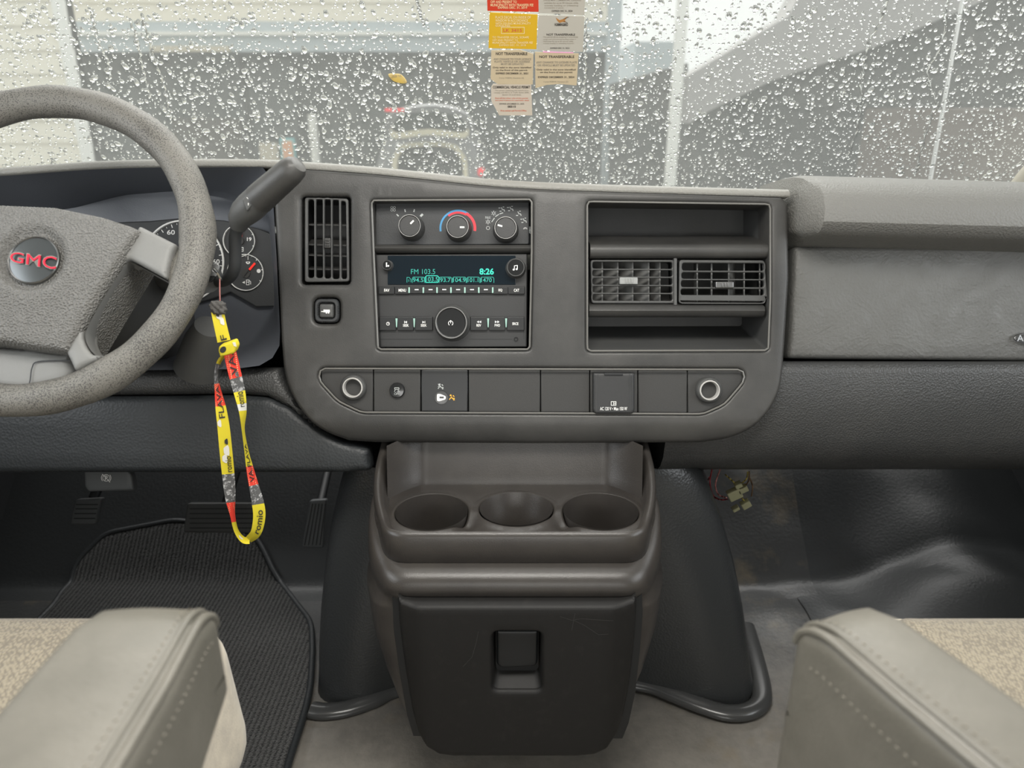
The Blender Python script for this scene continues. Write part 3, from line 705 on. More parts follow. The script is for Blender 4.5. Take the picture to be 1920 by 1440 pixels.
def button(name, q, parent, fr, w0, w1, m='key_black', txt=None, tb=None, fn=None):
    mb = MB(); mb.add(plate([fr.P(rect(*q, 1.2))], w0, w1, .0008), m, fr)
    if txt: label(mb, txt, tb, fr, w1+.0003, 'white', .02)
    if fn: fn(mb, w1+.0003)
    return mb.build(name, parent)
xsb = [710, 740.5, 768, 794.5, 820, 846, 872, 898, 924, 952.5, 984.5]
txt = ['FAV', 'MENU']+['']*6+['EQ', 'CAT']
for i, s in enumerate(txt):
    x0, x1 = xsb[i]+.7, xsb[i+1]-.7; c = (x0+x1)/2; 
    if s: 
        hwid = {'FAV': 5, 'MENU': 7, 'EQ': 3.5, 'CAT': 5}[s]; button('preset_button', (x0, 537.5, x1, 552), rd, fr_, 0, .004, 'key_black', s, (c-hwid, 541.5, c+hwid, 547))
    else: button('preset_button', (x0, 537.5, x1, 551), rd, fr_, 0, .004, fn=lambda m_, w_, c=c: strokes(m_, [[(c-3.2, 543), (c+3.2, 543)]], 2, fr_, w_, 'white'))
for x in xsb[2:9]: mb = MB(); mb.add(plate([fr_.P(rect(x-1.5, 539, x+1.5, 550, 1))], .003, .0052, .0006), 'led_tick', fr_); mb.build('light_tick', rd)
for x, a, b in ((744.5, 597, 614), (777.5, 597, 614), (915.5, 597, 614), (949, 597, 614)): mb = MB(); mb.add(plate([fr_.P(rpoly([(x-2, a), (x+2, a), (x+1, b), (x-1, b)], .6))], .003, .0052, .0006), 'led_tick', fr_); mb.build('light_tick', rd)
def tri(mb, w, x, y, s): flatpx(mb, [(x, y-2.3), (x+4*s, y), (x, y+2.3)] if s > 0 else [(x, y-2.3), (x, y+2.3), (x+4*s, y)], fr_, w, 'white')
def ic_clock(mb, w): ringpx(mb, 727.5, 607, 2.4, 3.3, fr_, w, 'white', n=18); strokes(mb, [[(727.5, 605), (727.5, 607), (729, 607)]], .8, fr_, w, 'white')
def ic_prev(mb, w): tri(mb, w, 763, 604, -1); strokes(mb, [[(758.5, 602), (758.5, 606)]], 1, fr_, w, 'white'); label(mb, 'SEEK', (755.5, 607.5, 766.5, 612.5), fr_, w, 'white', .02)
def ic_next(mb, w): tri(mb, w, 792, 604, 1); strokes(mb, [[(796.8, 602), (796.8, 606)]], 1, fr_, w, 'white'); label(mb, 'SEEK', (789, 607.5, 800, 612.5), fr_, w, 'white', .02)
def ic_rev(mb, w): tri(mb, w, 898, 603.5, -1); tri(mb, w, 902.3, 603.5, -1); label(mb, 'REV', (893.5, 607.5, 902, 612.5), fr_, w, 'white', .02)
def ic_fwd(mb, w): tri(mb, w, 928, 603.5, 1); tri(mb, w, 932.5, 603.5, 1); label(mb, 'FWD', (927.5, 607.5, 937.5, 612.5), fr_, w, 'white', .02)
def ic_src(mb, w): label(mb, 'SRCE', (960.5, 604.5, 972, 609.5), fr_, w, 'white', .02)
for q, f_ in (((712, 594, 743, 620), ic_clock), ((746, 594, 776, 620), ic_prev), ((779, 594, 812, 620), ic_next), ((882, 594, 914, 620), ic_rev), ((917, 594, 947, 620), ic_fwd), ((950.5, 594, 983, 620), ic_src)):
    button('function_button', q, rd, fr_, 0, .004, fn=f_)
k = knob(rd, 'volume_knob', 846, 605, 30, fr_, 0, .020, 'gloss', m='plastic')
mb = MB(); ringpx(mb, 845, 606, 3.6, 4.8, fr_, .0203, 'white', -60, 240, 24); strokes(mb, [[(845, 600.5), (845, 606)]], 1.2, fr_, .0203, 'white'); LOC[k] = LOC[rd]; mb.build('power_symbol', k)
k = knob(rd, 'tune_knob', 967, 501.5, 16.5, fr_, 0, .014, 'gloss', ringm='plastic'); LOC[k] = LOC[rd]
mb = MB(); strokes(mb, [[(964.5, 506), (964.5, 498.5), (970, 497.5), (970, 505)]], 1.4, fr_, .0143, 'white'); flatpx(mb, circ(963.2, 505.5, 1.8, 10), fr_, .0143, 'white'); flatpx(mb, circ(968.8, 504.6, 1.8, 10), fr_, .0143, 'white'); mb.build('music_note', k)
k = knob(rd, 'info_button', 725.5, 497, 9, fr_, 0, .009, 'gloss', ringm='plastic'); LOC[k] = LOC[rd]
mb = MB(); label(mb, 'i', (723.5, 492, 726, 500.5), fr_, .0094, 'white', .04); flatpx(mb, circ(728, 498.5, 1.8, 10), fr_, .0094, 'white'); mb.build('info_symbol', k)
mb = MB(); c = fr_.px(967.5, 636, .0015); r = .0028
mb.add(lathe([(r, .0), (r, .0016), (r*.7, .0016), (r*.6, -.001), (.0001, -.001)], c, 20), 'gloss', fr_); mb.build('audio_jack', rd)

# ================================================================ LOWER STRIP OF SWITCHES
fs = par(-.006)
def clipx(poly, x0, x1):
    """clip the strip outline between two columns"""
    P = resample(poly, 400, True); top, bot = [], []
    for x in np.linspace(x0, x1, max(3, int((x1-x0)/5))):
        ys = []
        for a, b in zip(P, np.roll(P, -1, 0)):
            if (a[0]-x)*(b[0]-x) <= 0 and a[0] != b[0]: ys.append(a[1]+(b[1]-a[1])*(x-a[0])/(b[0]-a[0]))
        if len(ys) >= 2: top.append((x, min(ys)+1.2)); bot.append((x, max(ys)-1.2))
    return top+bot[::-1]
def insert(name, lbl, x0, x1, m='strip', cat='blank panel', group=None):
    t = thing(name, lbl, cat, P3((x0+x1)/2, 770, -.02), group); mb = MB(); mb.add(plate([fs.P(clipx(strip_out, x0+.8, x1-.8))], -.015, 0, .0012), m, fs)
    return t, mb
def socket(x0, x1, cx, cy, lbl):
    t, mb = insert('power_socket', lbl, x0, x1, cat='power socket'); mb.build('plate', t)
    c = fs.px(cx, cy, .008); mb = MB()
    mb.add(lathe([(.0165, 0), (.0165, .004), (.0150, .0075), (.0135, .0085), (.0128, .006)], c, 40), 'plastic', fs)
    mb.add(lathe([(.0130, .0078), (.0122, .0092), (.0112, .0092), (.0104, .006), (.0104, -.012)], c, 40), 'socket', fs); mb.build('socket_ring', t)
    mb = MB(); mb.add(lathe([(.0104, -.012), (.0100, -.028), (.0001, -.028)], c, 40), 'black', fs); mb.add(lathe([(.003, -.028), (.003, -.016), (.001, -.015)], c, 12), 'grey_metal', fs); mb.build('socket_well', t)
socket(596, 700, 661, 727, 'round accessory power socket at the left end of the switch strip')
t, mb = insert('traction_switch', 'round traction control button second from the left in the switch strip', 700, 789, cat='switch'); mb.build('plate', t)
c = fs.px(744, 732, .005); mb = MB(); mb.add(lathe([(.0098, 0), (.0098, .002), (.0085, .0048), (.0001, .0055)], c, 36), 'gloss', fs)
strokes(mb, [[(740, 727), (748, 727), (748, 730), (740, 730), (740, 727)], [(741, 731.5), (739.5, 734)], [(747, 731.5), (748.5, 734)]], 1.1, fs, .0062, 'dim_print'); label(mb, 'OFF', (739, 736, 749, 740.5), fs, .0060, 'dim_print'); mb.build('button', t)
t, mb = insert('airbag_switch', 'matt black airbag key switch with a lit amber symbol in the switch strip', 789, 878, 'key_black', 'switch')
def person_ic(x, y, m, bag=True):
    flatpx(mb, circ(x-2.5, y-4.2, 1.7, 10), fs, .0005, m); strokes(mb, [[(x-1, y-1.5), (x+1, y+2), (x+4, y+2), (x+3, y+4.5)], [(x-5, y+3.5), (x-2, y)], [(x+2, y-4), (x+4, y-2)]], 1.5, fs, .0005, m)
    label(mb, '2', (x+2, y+.5, x+5.5, y+5), fs, .0006, m)
person_ic(826.5, 725, 'dim_print'); person_ic(847.5, 745.5, 'amber'); strokes(mb, [[(821.5, 720), (826, 725)], [(826, 720), (821.5, 725)]], 1, fs, .0006, 'dim_print')
mb.build('plate', t); mb = MB(); c = fs.px(827.5, 745.5, .003)
mb.add(lathe([(.0082, 0), (.0082, .002), (.0074, .002), (.0072, .001), (.0001, .001)], c, 36), 'gloss', fs)
mb.add(plate([fs.P(rpoly([(819, 738.5), (825, 738.5), (836, 743), (836, 749), (825, 752.5), (819, 752.5)], 3, 4), .003), fs.P([(824, 743.7), (832, 743.7), (832, 747.2), (824, 747.2)], .003)], .001, .003, .0005), 'white', fs); mb.build('key_lock', t)
t, mb = insert('blank_switch_panel', 'widest blank cover in the switch strip, right of the airbag key switch', 878, 1013.5); mb.build('plate', t)
t, mb = insert('blank_switch_panel', 'narrow blank cover just left of the flip lid outlet in the switch strip', 1013.5, 1106); mb.build('plate', t)
t, mb = insert('power_outlet', 'flip lid mains outlet marked AC 120 V in the switch strip', 1106, 1196, cat='power outlet'); mb.build('plate', t)
fo = par(.004); mb = MB(); mb.add(puff([fo.P(rpoly([(1112, 699), (1190, 699), (1190, 770), (1186, 776.5), (1116, 776.5), (1112, 770)], 4))], -.010, 0, .003, .006), 'radio', fo)
mb.add(plate([fo.P(rect(1133, 699, 1168, 704, 1))], -.001, .0012, .0004), 'black', fo)
strokes(mb, [[(1121, 701), (1121, 768)], [(1181, 701), (1181, 768)]], 1, fo, .0004, 'panel_dark')
label(mb, 'AC 120 V • Max 150 W', (1125, 763, 1176, 769.5), fo, .0006, 'white', .012)
strokes(mb, [[(1146, 753), (1150.5, 753), (1150.5, 760), (1146, 760), (1146, 753)], [(1150.5, 753), (1155, 753), (1155, 760), (1150.5, 760)]], 1, fo, .0006, 'white'); label(mb, 'i', (1152, 754.5, 1153.5, 758.5), fo, .0006, 'white', .02)
mb.build('flip_lid', t, angle=50)
t, mb = insert('blank_switch_panel', 'blank cover between the flip lid outlet and the right power socket', 1196, 1289); mb.build('plate', t)
socket(1289, 1400, 1331, 732, 'round accessory power socket at the right end of the switch strip')
# tow/haul button
t = thing('tow_button', 'square rubber button with white trailer symbol below the tall left vent', 'button', P3(612, 606, -.01))
ft = par(.0); mb = MB(); mb.add(puff([ft.P(rect(589, 560, 635, 605, 12)), ft.P(rect(597, 568, 627, 597, 6))], -.012, .001, .004, .006), 'panel_dark', ft); mb.build('bezel', t)
mb = MB(); mb.add(puff([ft.P(rect(598.5, 569.5, 625.5, 596, 5))], -.012, .001, .003, .006), 'plastic', ft)
strokes(mb, [[(602.5, 584), (608, 584)]], 1.6, ft, .0014, 'white'); flatpx(mb, [(606.5, 580.5), (618.5, 580.5), (618.5, 585.5), (606.5, 585.5)], ft, .0015, 'white')
for x in (612, 616): flatpx(mb, circ(x, 586.5, 1.6, 10), ft, .0016, 'white')
mb.build('button', t)

# ================================================================ INSTRUMENT CLUSTER
FL = par(-.092)
ic = thing('instrument_cluster', 'instrument cluster with white-ringed dials and red needles behind the steering wheel', 'instrument cluster', P3(400, 575, -.09))
face = [(-380, 425), (-150, 412), (130, 420), (280, 414), (345, 408), (420, 413), (490, 430), (512, 440), (516, 574), (480, 576), (432, 548), (400, 560), (250, 600), (-380, 600)]
mb = MB(); mb.add(plate([FL.P(face)], -.02, 0, .002), 'panel_dark', FL); mb.build('dial_plate', ic)
def dial(name, cx, cy, r, ticks, a0, a1):
    mb = MB(); c = FL.px(cx, cy, .001); rr = abs(FL.px(cx+r, cy, .001)[0]-c[0])
    mb.add(lathe([(rr, 0), (rr, .0015), (.0001, .0015)], c, 56), 'panel_dark', FL)
    mb.add(lathe([(rr*1.0, .001), (rr*1.0, .004), (rr*.965, .004), (rr*.955, .0015)], c, 64), 'white', FL)
    for i in range(ticks):
        a = math.radians(a0+(a1-a0)*i/(ticks-1)); L = .88 if i % 2 == 0 else .92
        strokes(mb, [[(cx+r*.955*math.cos(a), cy-r*.955*math.sin(a)), (cx+r*L*math.cos(a), cy-r*L*math.sin(a))]], 1.6 if i % 2 == 0 else .9, FL, .002, 'white')
    return mb, c
mb, c = dial('d', 345, 490, 76, 33, 225, -40)
label(mb, '60', (313, 431, 328, 440), FL, .0021, 'white', .02); label(mb, '80', (337, 426, 350, 435), FL, .0021, 'white', .02); label(mb, '160', (394, 486, 412, 495), FL, .0021, 'white', .02)
label(mb, '40', (292, 448, 304, 456), FL, .0021, 'white', .02); label(mb, '100', (365, 430, 382, 439), FL, .0021, 'white', .02); label(mb, '120', (382, 444, 399, 453), FL, .0021, 'white', .02); label(mb, 'km/h', (335, 450, 352, 457), FL, .0021, 'dim_print')
mb.build('speedometer', ic)
mb, c = dial('d', 449, 452, 30, 7, 120, -20); strokes(mb, [[(453, 428), (452.5, 443)]], 3.2, FL, .0035, 'needle'); label(mb, '19', (463, 445, 471.5, 452), FL, .0021, 'white', .02); strokes(mb, [[(450, 464), (456, 464), (456, 471), (450, 471), (450, 464)], [(452, 467.5), (456, 467.5)]], 1.2, FL, .0021, 'white')
mb.add(lathe([(.005, .001), (.005, .004), (.0001, .004)], FL.px(452, 453), 20), 'strip', FL); mb.build('voltmeter', ic)
mb, c = dial('d', 461, 511, 34, 9, 130, -30); strokes(mb, [[(468, 505), (477.5, 494)]], 4, FL, .0035, 'needle'); strokes(mb, [[(458, 518), (467, 506)]], 1.6, FL, .0036, 'black')
mb.add(lathe([(.006, .001), (.006, .003), (.0001, .003)], FL.px(462, 513), 20), 'strip', FL)
flatpx(mb, circ(485, 508, 3.8, 16), FL, .0022, 'white'); ringpx(mb, 465, 491, 2.2, 4.2, FL, .0022, 'white', 180, 360, 12); strokes(mb, [[(465, 480), (465, 487)], [(461.5, 491), (468.5, 491)]], 1.1, FL, .0022, 'white')
strokes(mb, [[(462, 525), (467, 525), (467, 534), (462, 534), (462, 525)], [(467, 526), (470, 528), (470, 533)], [(462, 529), (467, 529)]], 1.2, FL, .0022, 'white'); flatpx(mb, [(454, 529.5), (459, 527), (459, 532)], FL, .0022, 'white')
mb.build('fuel_gauge', ic)

# ================================================================ STEERING WHEEL
SWC = np.array([-.509, .801, .710]); yw, ev = math.radians(2.2), math.radians(32.5)
nW = np.array([math.sin(yw)*math.cos(ev), -math.cos(yw)*math.cos(ev), math.sin(ev)]); vW = np.array([0, 0, 1.])-nW*nW[2]; vW /= np.linalg.norm(vW)
FWh = Frame(SWC, vW, np.cross(vW, nW))
sw = thing('steering_wheel', 'worn grey steering wheel with round badge hub on the driver side', 'steering wheel', SWC-nW*.10)
R = .170; mb = MB()
def rimr(t):
    # finger swells near the spokes
    return .0172+.0016*(math.exp(-((t-.05)/.22)**2)+math.exp(-((t+1.05)/.22)**2)+math.exp(-((t-math.pi+.05)/.22)**2)+math.exp(-((t-math.pi-1.05)/.22)**2))+.0004*math.sin(17*t)
tt = np.linspace(-math.pi, math.pi, 160, endpoint=False)
mb.add(tube(FWh.T([(R*math.cos(t), R*math.sin(t), 0) for t in tt]), [rimr(t) for t in tt], 24, closed=True), 'rim')
coll = [[(336, 462), (344, 436), (356, 425), (372, 440), (372, 540), (345, 575), (330, 566), (322, 545), (314, 527), (318, 495)], [(146, 698), (175, 682), (207, 669), (222, 672), (236, 682), (245, 700), (160, 752), (120, 742), (128, 725)]]
for L in coll: mb.add(puff([FWh.P(cr(L, 4, True), 0)], -.014, .008, .010, .010), 'rim', FWh)
mb.build('rim', sw, angle=70)
hub = [(-150, 392), (-40, 382), (0, 381), (100, 386), (190, 404), (240, 420), (262, 430), (256, 440), (230, 480), (180, 560), (139, 628), (125, 650), (118, 657), (60, 650), (0, 640), (-60, 634), (-150, 632)]
wh = .020
hubuv = FWh.P(hub, wh); cE = FWh.px(62, 487, wh)
def hb(a, b):
    r = math.hypot(a-cE[0], b-cE[1]); return .010*math.exp(-((a-cE[0])/.10)**2-((b-cE[1])/.07)**2)-.007/(1+math.exp((r-.0335)/.0012))
mb = MB(); mb.add(puff([hubuv], -.05, wh-.004, .007, .004, bulge=hb), 'grain_hub', FWh)
label(mb, 'SRS AIRBAG', (-45, 572, 7, 582), FWh, wh+.001, 'black', .02)
for _ in range(1): strokes(mb, [[(179, 444), (184, 449), (194, 449), (198, 444)]], 1.6, FWh, wh-.0015, 'black')
mb.build('hub_cover', sw, angle=60)
c = FWh.px(62, 487, wh+.002); rE = abs(FWh.px(110, 487, wh+.002)[0]-c[0]); mb = MB()
mb.add(lathe([(rE, wh-.006), (rE, wh+.0015), (rE*.97, wh+.0025), (rE*.935, wh+.0015)], c, 56), 'satin', FWh)
mb.add(lathe([(rE*.94, wh+.0012), (rE*.5, wh+.0030), (.0001, wh+.0036)], c, 56), 'badge_face', FWh)
q = [(20, 472), (106, 482), (104, 505), (18, 490)]; label(mb, 'GMC', [(q[0][0]-1.5, q[0][1]-1.5), (q[1][0]+1.5, q[1][1]-1.5), (q[2][0]+1.5, q[2][1]+1.5), (q[3][0]-1.5, q[3][1]+1.5)], FWh, wh+.0044, 'chrome', .028)
label(mb, 'GMC', q, FWh, wh+.0050, 'badge_red', .0); mb.build('badge', sw, angle=30)
spk = [(266, 427), (335, 462), (326, 476), (320, 500), (315, 526), (262, 497), (248, 490), (236, 494), (222, 512), (201, 547), (170, 603), (160, 622), (160, 635), (166, 650), (178, 667), (206, 669), (175, 683), (146, 698), (130, 664), (140, 640), (240, 470)]
mb = MB(); mb.add(puff([FWh.P(rpoly(spk, 5), .006)], -.018, .014, .0055, .006), 'spoke', FWh); mb.build('spoke', sw, angle=60)
lowc = [(-150, 640), (60, 655), (132, 664), (147, 699), (128, 722), (60, 738), (-150, 742)]
mb = MB(); mb.add(puff([FWh.P(rpoly(lowc, 4), -.008)], -.03, -.004, .010, .010), 'spoke', FWh)
strokes(mb, [cr([(48, 737), (56, 715), (60, 690), (72, 678), (130, 676)], 5)], 2.2, FWh, -.0025, 'black'); mb.build('lower_cover', sw, angle=60)
# inner lip of the opening
mb = MB()
inn = cr([(314, 527), (264, 500), (248, 493), (236, 499), (203, 549), (172, 603), (162, 630), (170, 655), (190, 675)], 5)
fw2 = Frame(FWh.o, FWh.v, FWh.u); a = [FWh.T([(*FWh.px(x-2, y-1, .012), .012)])[0] for x, y in inn]; b = [FWh.T([(*FWh.px(x+20, y+10, -.022), -.022)])[0] for x, y in inn]
mb.add(loft([a, [(p+q)/2-nW*.006 for p, q in zip(a, b)], b], closed=False), 'spoke'); mb.build('spoke_return', sw, angle=80)
# column
co = thing('steering_column', 'dark plastic steering column shroud behind the steering wheel', 'steering column', SWC-nW*.2)
axis = -nW; mb = MB(); secs = []
for s, ru, rv in ((.05, .060, .055), (.056, .074, .068), (.09, .078, .072), (.15, .082, .074), (.20, .082, .072), (.24, .078, .066)):
    secs.append(FWh.T([(ru*np.sign(math.cos(t))*abs(math.cos(t))**.7, -.012+rv*np.sign(math.sin(t))*abs(math.sin(t))**.7, -s) for t in np.linspace(0, 2*math.pi, 48, endpoint=False)]))
mb.add(loft(secs), 'plastic'); mb.build('shroud', co, angle=60)
p0 = aty(388, 520, .87); mb = MB(); mb.add(tube([p0+np.array([-.09, .06, .0]), p0+np.array([-.02, .02, 0]), p0], [.028, .024, .019], 24), 'plastic')
mb.add(tube([aty(372, 690, .90), aty(383, 640, .885), aty(392, 612, .875)], [.03, .024, .017], 20), 'plastic'); mb.build('ignition_housing', co, angle=50)
# key
ky = thing('ignition_key', 'silver headed ignition key in the lock with a wire ring', 'key', aty(400, 530, .83))
fk_ = Frame(aty(400, 505, .835), (0.15, .2, 1), (1, .25, -.15)); mb = MB()
mb.add(plate([fk_.P(rpoly([(391, 496), (408, 493), (413, 500), (410, 516), (398, 526), (390, 524)], 5)), fk_.P(circ(402, 506, 2.4, 12))], -.002, .002, .0008), 'satin', fk_); mb.add(plate([fk_.P(rpoly([(390, 517), (406, 517), (404, 524), (398, 530), (388, 528)], 3))], -.004, .004, .001), 'gloss', fk_); mb.build('key_head', ky)
mb = MB(); mb.add(tube([aty(401, 505, .828), aty(408, 512, .822), aty(414, 522, .824), aty(415, 524, .828)], .0013, 8), 'chrome'); mb.add(tube([aty(412, 520, .824), aty(412, 545, .822), aty(412.5, 566, .82)], .0007, 6), 'wire_pink'); mb.build('key_ring', ky)
# gear lever
gl = thing('gear_lever', 'black column gear lever rising right of the steering wheel with a fat grip', 'gear lever', aty(420, 530, .86))
mb = MB(); pth = [aty(x, y, Y) for x, y, Y in cr([(395, 528, .90), (418, 527, .87), (432, 518, .85), (440, 500, .84), (441, 470, .835), (441, 445, .83), (446, 425, .825)], 5)]
mb.add(tube(pth, [.0068]*len(pth), 16), 'panel_dark'); mb.build('stem', gl, angle=80)
g = [(446, 428, .825, .0085), (449, 412, .823, .0125), (458, 399, .820, .0150), (470, 388, .817, .0160), (488, 371, .812, .0155)]
mb = MB(); mb.add(tube([aty(x, y, Y) for x, y, Y, r in g], [r for *_, r in g], 24), 'plastic'); mb.build('grip_base', gl, angle=50)
g = [(486, 373, .812, .0160), (520, 343, .803, .0150), (545, 321, .797, .0142), (555, 313, .795, .0125), (560, 308, .794, .009)]
mb = MB(); mb.add(tube([aty(x, y, Y) for x, y, Y, r in g], [r for *_, r in g], 24), 'panel'); mb.build('grip', gl, angle=50)
fb = Frame(aty(466, 379, .802), (.08, .2, 1)); mb = MB(); mb.add(puff([fb.P(rpoly([(455, 374), (471, 358), (480, 381), (466, 397)], 3))], -.008, .0035, .002, .004), 'plastic', fb)
strokes(mb, [[(462, 370), (465, 373)], [(466, 385), (466, 381)], [(467, 376), (469, 374)]], 1.2, fb, .004, 'white'); mb.build('gear_button', gl)

# ================================================================ LANYARD
ly = thing('lanyard', 'yellow and red printed lanyard looped down from the ignition key', 'lanyard', aty(450, 1015, .80))
def ribbon(path, wd, cols, prints, name, Wmax=25.0):
    """path px centres; wd projected width in px; twist follows from the narrowing"""
    P = np.array(cr(path, 8)); L = np.r_[0, np.cumsum(np.linalg.norm(np.diff(P, axis=0), axis=1))]; W_ = np.array([w[0] for w in cr([(w, 0) for w in wd], 8)]); n = len(P)
    T_ = np.gradient(P, axis=0); T_ /= np.linalg.norm(T_, axis=1)[:, None]; Nn = np.stack([-T_[:, 1], T_[:, 0]], 1)
    if Nn[0][0] > 0: Nn = -Nn
    Y = .80; sc = Y*1.17/FPX
    def at(s, t, off=0.0):
        i = np.interp(s, L, np.arange(n)); x = np.interp(i, np.arange(n), P[:, 0]); y = np.interp(i, np.arange(n), P[:, 1]); nx = np.interp(i, np.arange(n), Nn[:, 0]); ny = np.interp(i, np.arange(n), Nn[:, 1]); w_ = np.clip(np.interp(i, np.arange(n), W_), 2.5, Wmax)
        ce = w_/Wmax; sn = math.sqrt(max(0, 1-ce*ce)); d = t*w_/2
        return aty(x-nx*d, y-ny*d, Y+t*Wmax/2*sn*sc*.9-.0015*abs(math.cos(s*.02))-off)
    mb = MB(); N = 140; tv = (-1, 0, 1)
    for off, flip in ((0, 0),):
        ss = np.linspace(0, L[-1], N)
        for k in range(N-1):
            fr0 = (k+.5)/(N-1); m = [c for a, c in cols if fr0 >= a][-1]
            A = [at(ss[k], t) for t in tv]+[at(ss[k], t, -.0009) for t in tv[::-1]]; Bq = [at(ss[k+1], t) for t in tv]+[at(ss[k+1], t, -.0009) for t in tv[::-1]]
            mb.add(loft([A, Bq], True, k == 0, k == N-2), m)
    for s, s0, s1, t0, t1, m, up in prints:
        v, f = textmesh(s, .01); lo, hi = v.min(0), v.max(0); a = (v[:, 0]-lo[0])/(hi[0]-lo[0]); b = (v[:, 1]-lo[1])/(hi[1]-lo[1])
        S_ = (s0+(s1-s0)*(1-a if up else a))*L[-1]; Tt = (t0+(t1-t0)*(b if not up else 1-b))
        mb.add((np.array([at(x, y, .0009) for x, y in zip(S_, Tt)]), f), m)
    for s, t, r, m in blobs:
        c = [(s*L[-1]+r*1.3*math.cos(a)*(1+.25*math.sin(3*a)), t+r/12*math.sin(a)*(1+.25*math.cos(2*a))) for a in np.linspace(0, 2*math.pi, 14, endpoint=False)]
        mb.add(([at(x, min(.95, max(-.95, y)), .0006 if m == 'lan_white' else .0012) for x, y in c], [list(range(14))]), m)
    return mb.build(name, ly, angle=60)
blobs = [(.18, .1, 7, 'lan_white'), (.14, -.1, 4, 'lan_print'), (.40, .4, 5, 'lan_white')]
ribbon([(407, 580), (412, 605), (420, 640)], [24, 24, 25], [(0, 'lan_yellow')], [('F', .80, .97, -.4, .5, 'lan_print', True)], 'fob_strap')
blobs = [(.12, .3, 4, 'lan_grey')]
ribbon([(431, 660), (439, 695), (449, 735), (455, 770), (456, 805), (462, 845), (469, 880), (477, 915), (484, 945), (486, 970), (480, 998), (466, 1012)], [24, 24, 22, 15, 6, 8, 14, 19, 23, 23, 20, 14],
       [(0, 'lan_red'), (.14, 'lan_grey'), (.21, 'lan_yellow'), (.27, 'lan_white'), (.31, 'lan_yellow'), (.60, 'lan_red'), (.70, 'lan_grey'), (.80, 'lan_yellow')], [('VA.', .01, .12, -.5, .5, 'lan_print', True), ('romio', .21, .29, -.6, .6, 'lan_print', True), ('FLAVA', .48, .60, -.5, .6, 'lan_print', True), ('VA.', .61, .68, -.5, .5, 'lan_print', True), ('romio', .83, .95, -.4, .6, 'lan_print', True)], 'strap')
blobs = [(.36, -.6, 5, 'lan_white'), (.50, .1, 7, 'lan_white'), (.455, .2, 4, 'lan_print'), (.54, -.3, 6, 'lan_white'), (.95, 0, 4, 'lan_white')]
ribbon([(421, 665), (410, 680), (405, 705), (409, 735), (414, 765), (419, 800), (424, 850), (429, 900), (432, 935), (436, 965), (443, 995), (456, 1012), (468, 1013)], [8, 8, 7, 13, 20, 23, 24, 23, 19, 10, 9, 12, 14],
       [(0, 'lan_yellow'), (.06, 'lan_grey'), (.16, 'lan_red'), (.27, 'lan_yellow'), (.62, 'lan_grey'), (.76, 'lan_red'), (.86, 'lan_yellow')], [('FLAVA', .17, .335, -.5, .5, 'lan_print', True), ('romio', .53, .61, -.2, .7, 'lan_print', True)], 'strap')
mb = MB(); fy = Frame(aty(427, 655, .792), (.1, 0, 1)); mb.add(puff([fy.P(rpoly([(410, 647), (438, 640), (444, 652), (440, 664), (414, 668), (409, 655)], 4))], -.010, .002, .003, .004), 'lan_yellow', fy)
flatpx(mb, circ(418, 655, 6, 14), fy, .0024, 'lan_print'); flatpx(mb, [(434, 643), (440, 643), (443, 652), (438, 650)], fy, .0024, 'lan_white'); mb.build('clasp', ly)
pp = aty(409, 577, .80); mb = MB()
def fz_(x, y, z): 
    s = 1+.18*math.sin(900*x+3)*math.sin(800*z+400*y); return (x*s, y*s, z*s)
mb.add(rbox((.0085, .006, .0075), .0055, 8, pp, fz_), 'fuzz'); mb.build('frayed_end', ly, angle=80)

# ================================================================ CENTRE CONSOLE
XC = .0035
def uring(z, yf, hw, rc=.045, yb=.90, xc=XC, hw2=None, n=90, ci=.040, cy_=.085):
    hw2 = hw2 or hw
    L = rpoly([(xc-hw2*.99, yb), (xc-hw, yf+cy_), (xc-hw+ci, yf), (xc+hw-ci, yf), (xc+hw, yf+cy_), (xc+hw2*.99, yb)], [0, .05, rc, rc, .05, 0], 8)
    q = resample(L, n); return [(a, b, z) for a, b in q]
cs = thing('center_console', 'dark brown plastic cup holder console bolted to the engine cover between the seats', 'console', (XC, .80, .08))
ZT = .388
tray = rpoly([(-.158, .905), (-.168, .85), (-.172, .80), (-.142, .744), (.149, .744), (.179, .80), (.175, .85), (.165, .905)], [0, .03, .03, .02, .02, .03, .03, 0], 6)
def pz(px, py): q = atz(px, py, ZT); return (q[0], q[1])
def cup(x0, x1, y0, y1):
    a, b = pz((x0+x1)/2, y0), pz((x0+x1)/2, y1); l, r_ = pz(x0, (y0+y1)/2), pz(x1, (y0+y1)/2); return ((l[0]+r_[0])/2, (a[1]+b[1])/2, (r_[0]-l[0])/2, (a[1]-b[1])/2)
cups = [cup(741, 877, 927, 994), cup(899, 1037, 924, 986), cup(1056, 1197, 926, 993)]
holes = [circ(c[0], c[1], c[2], 44, c[3]) for c in cups]
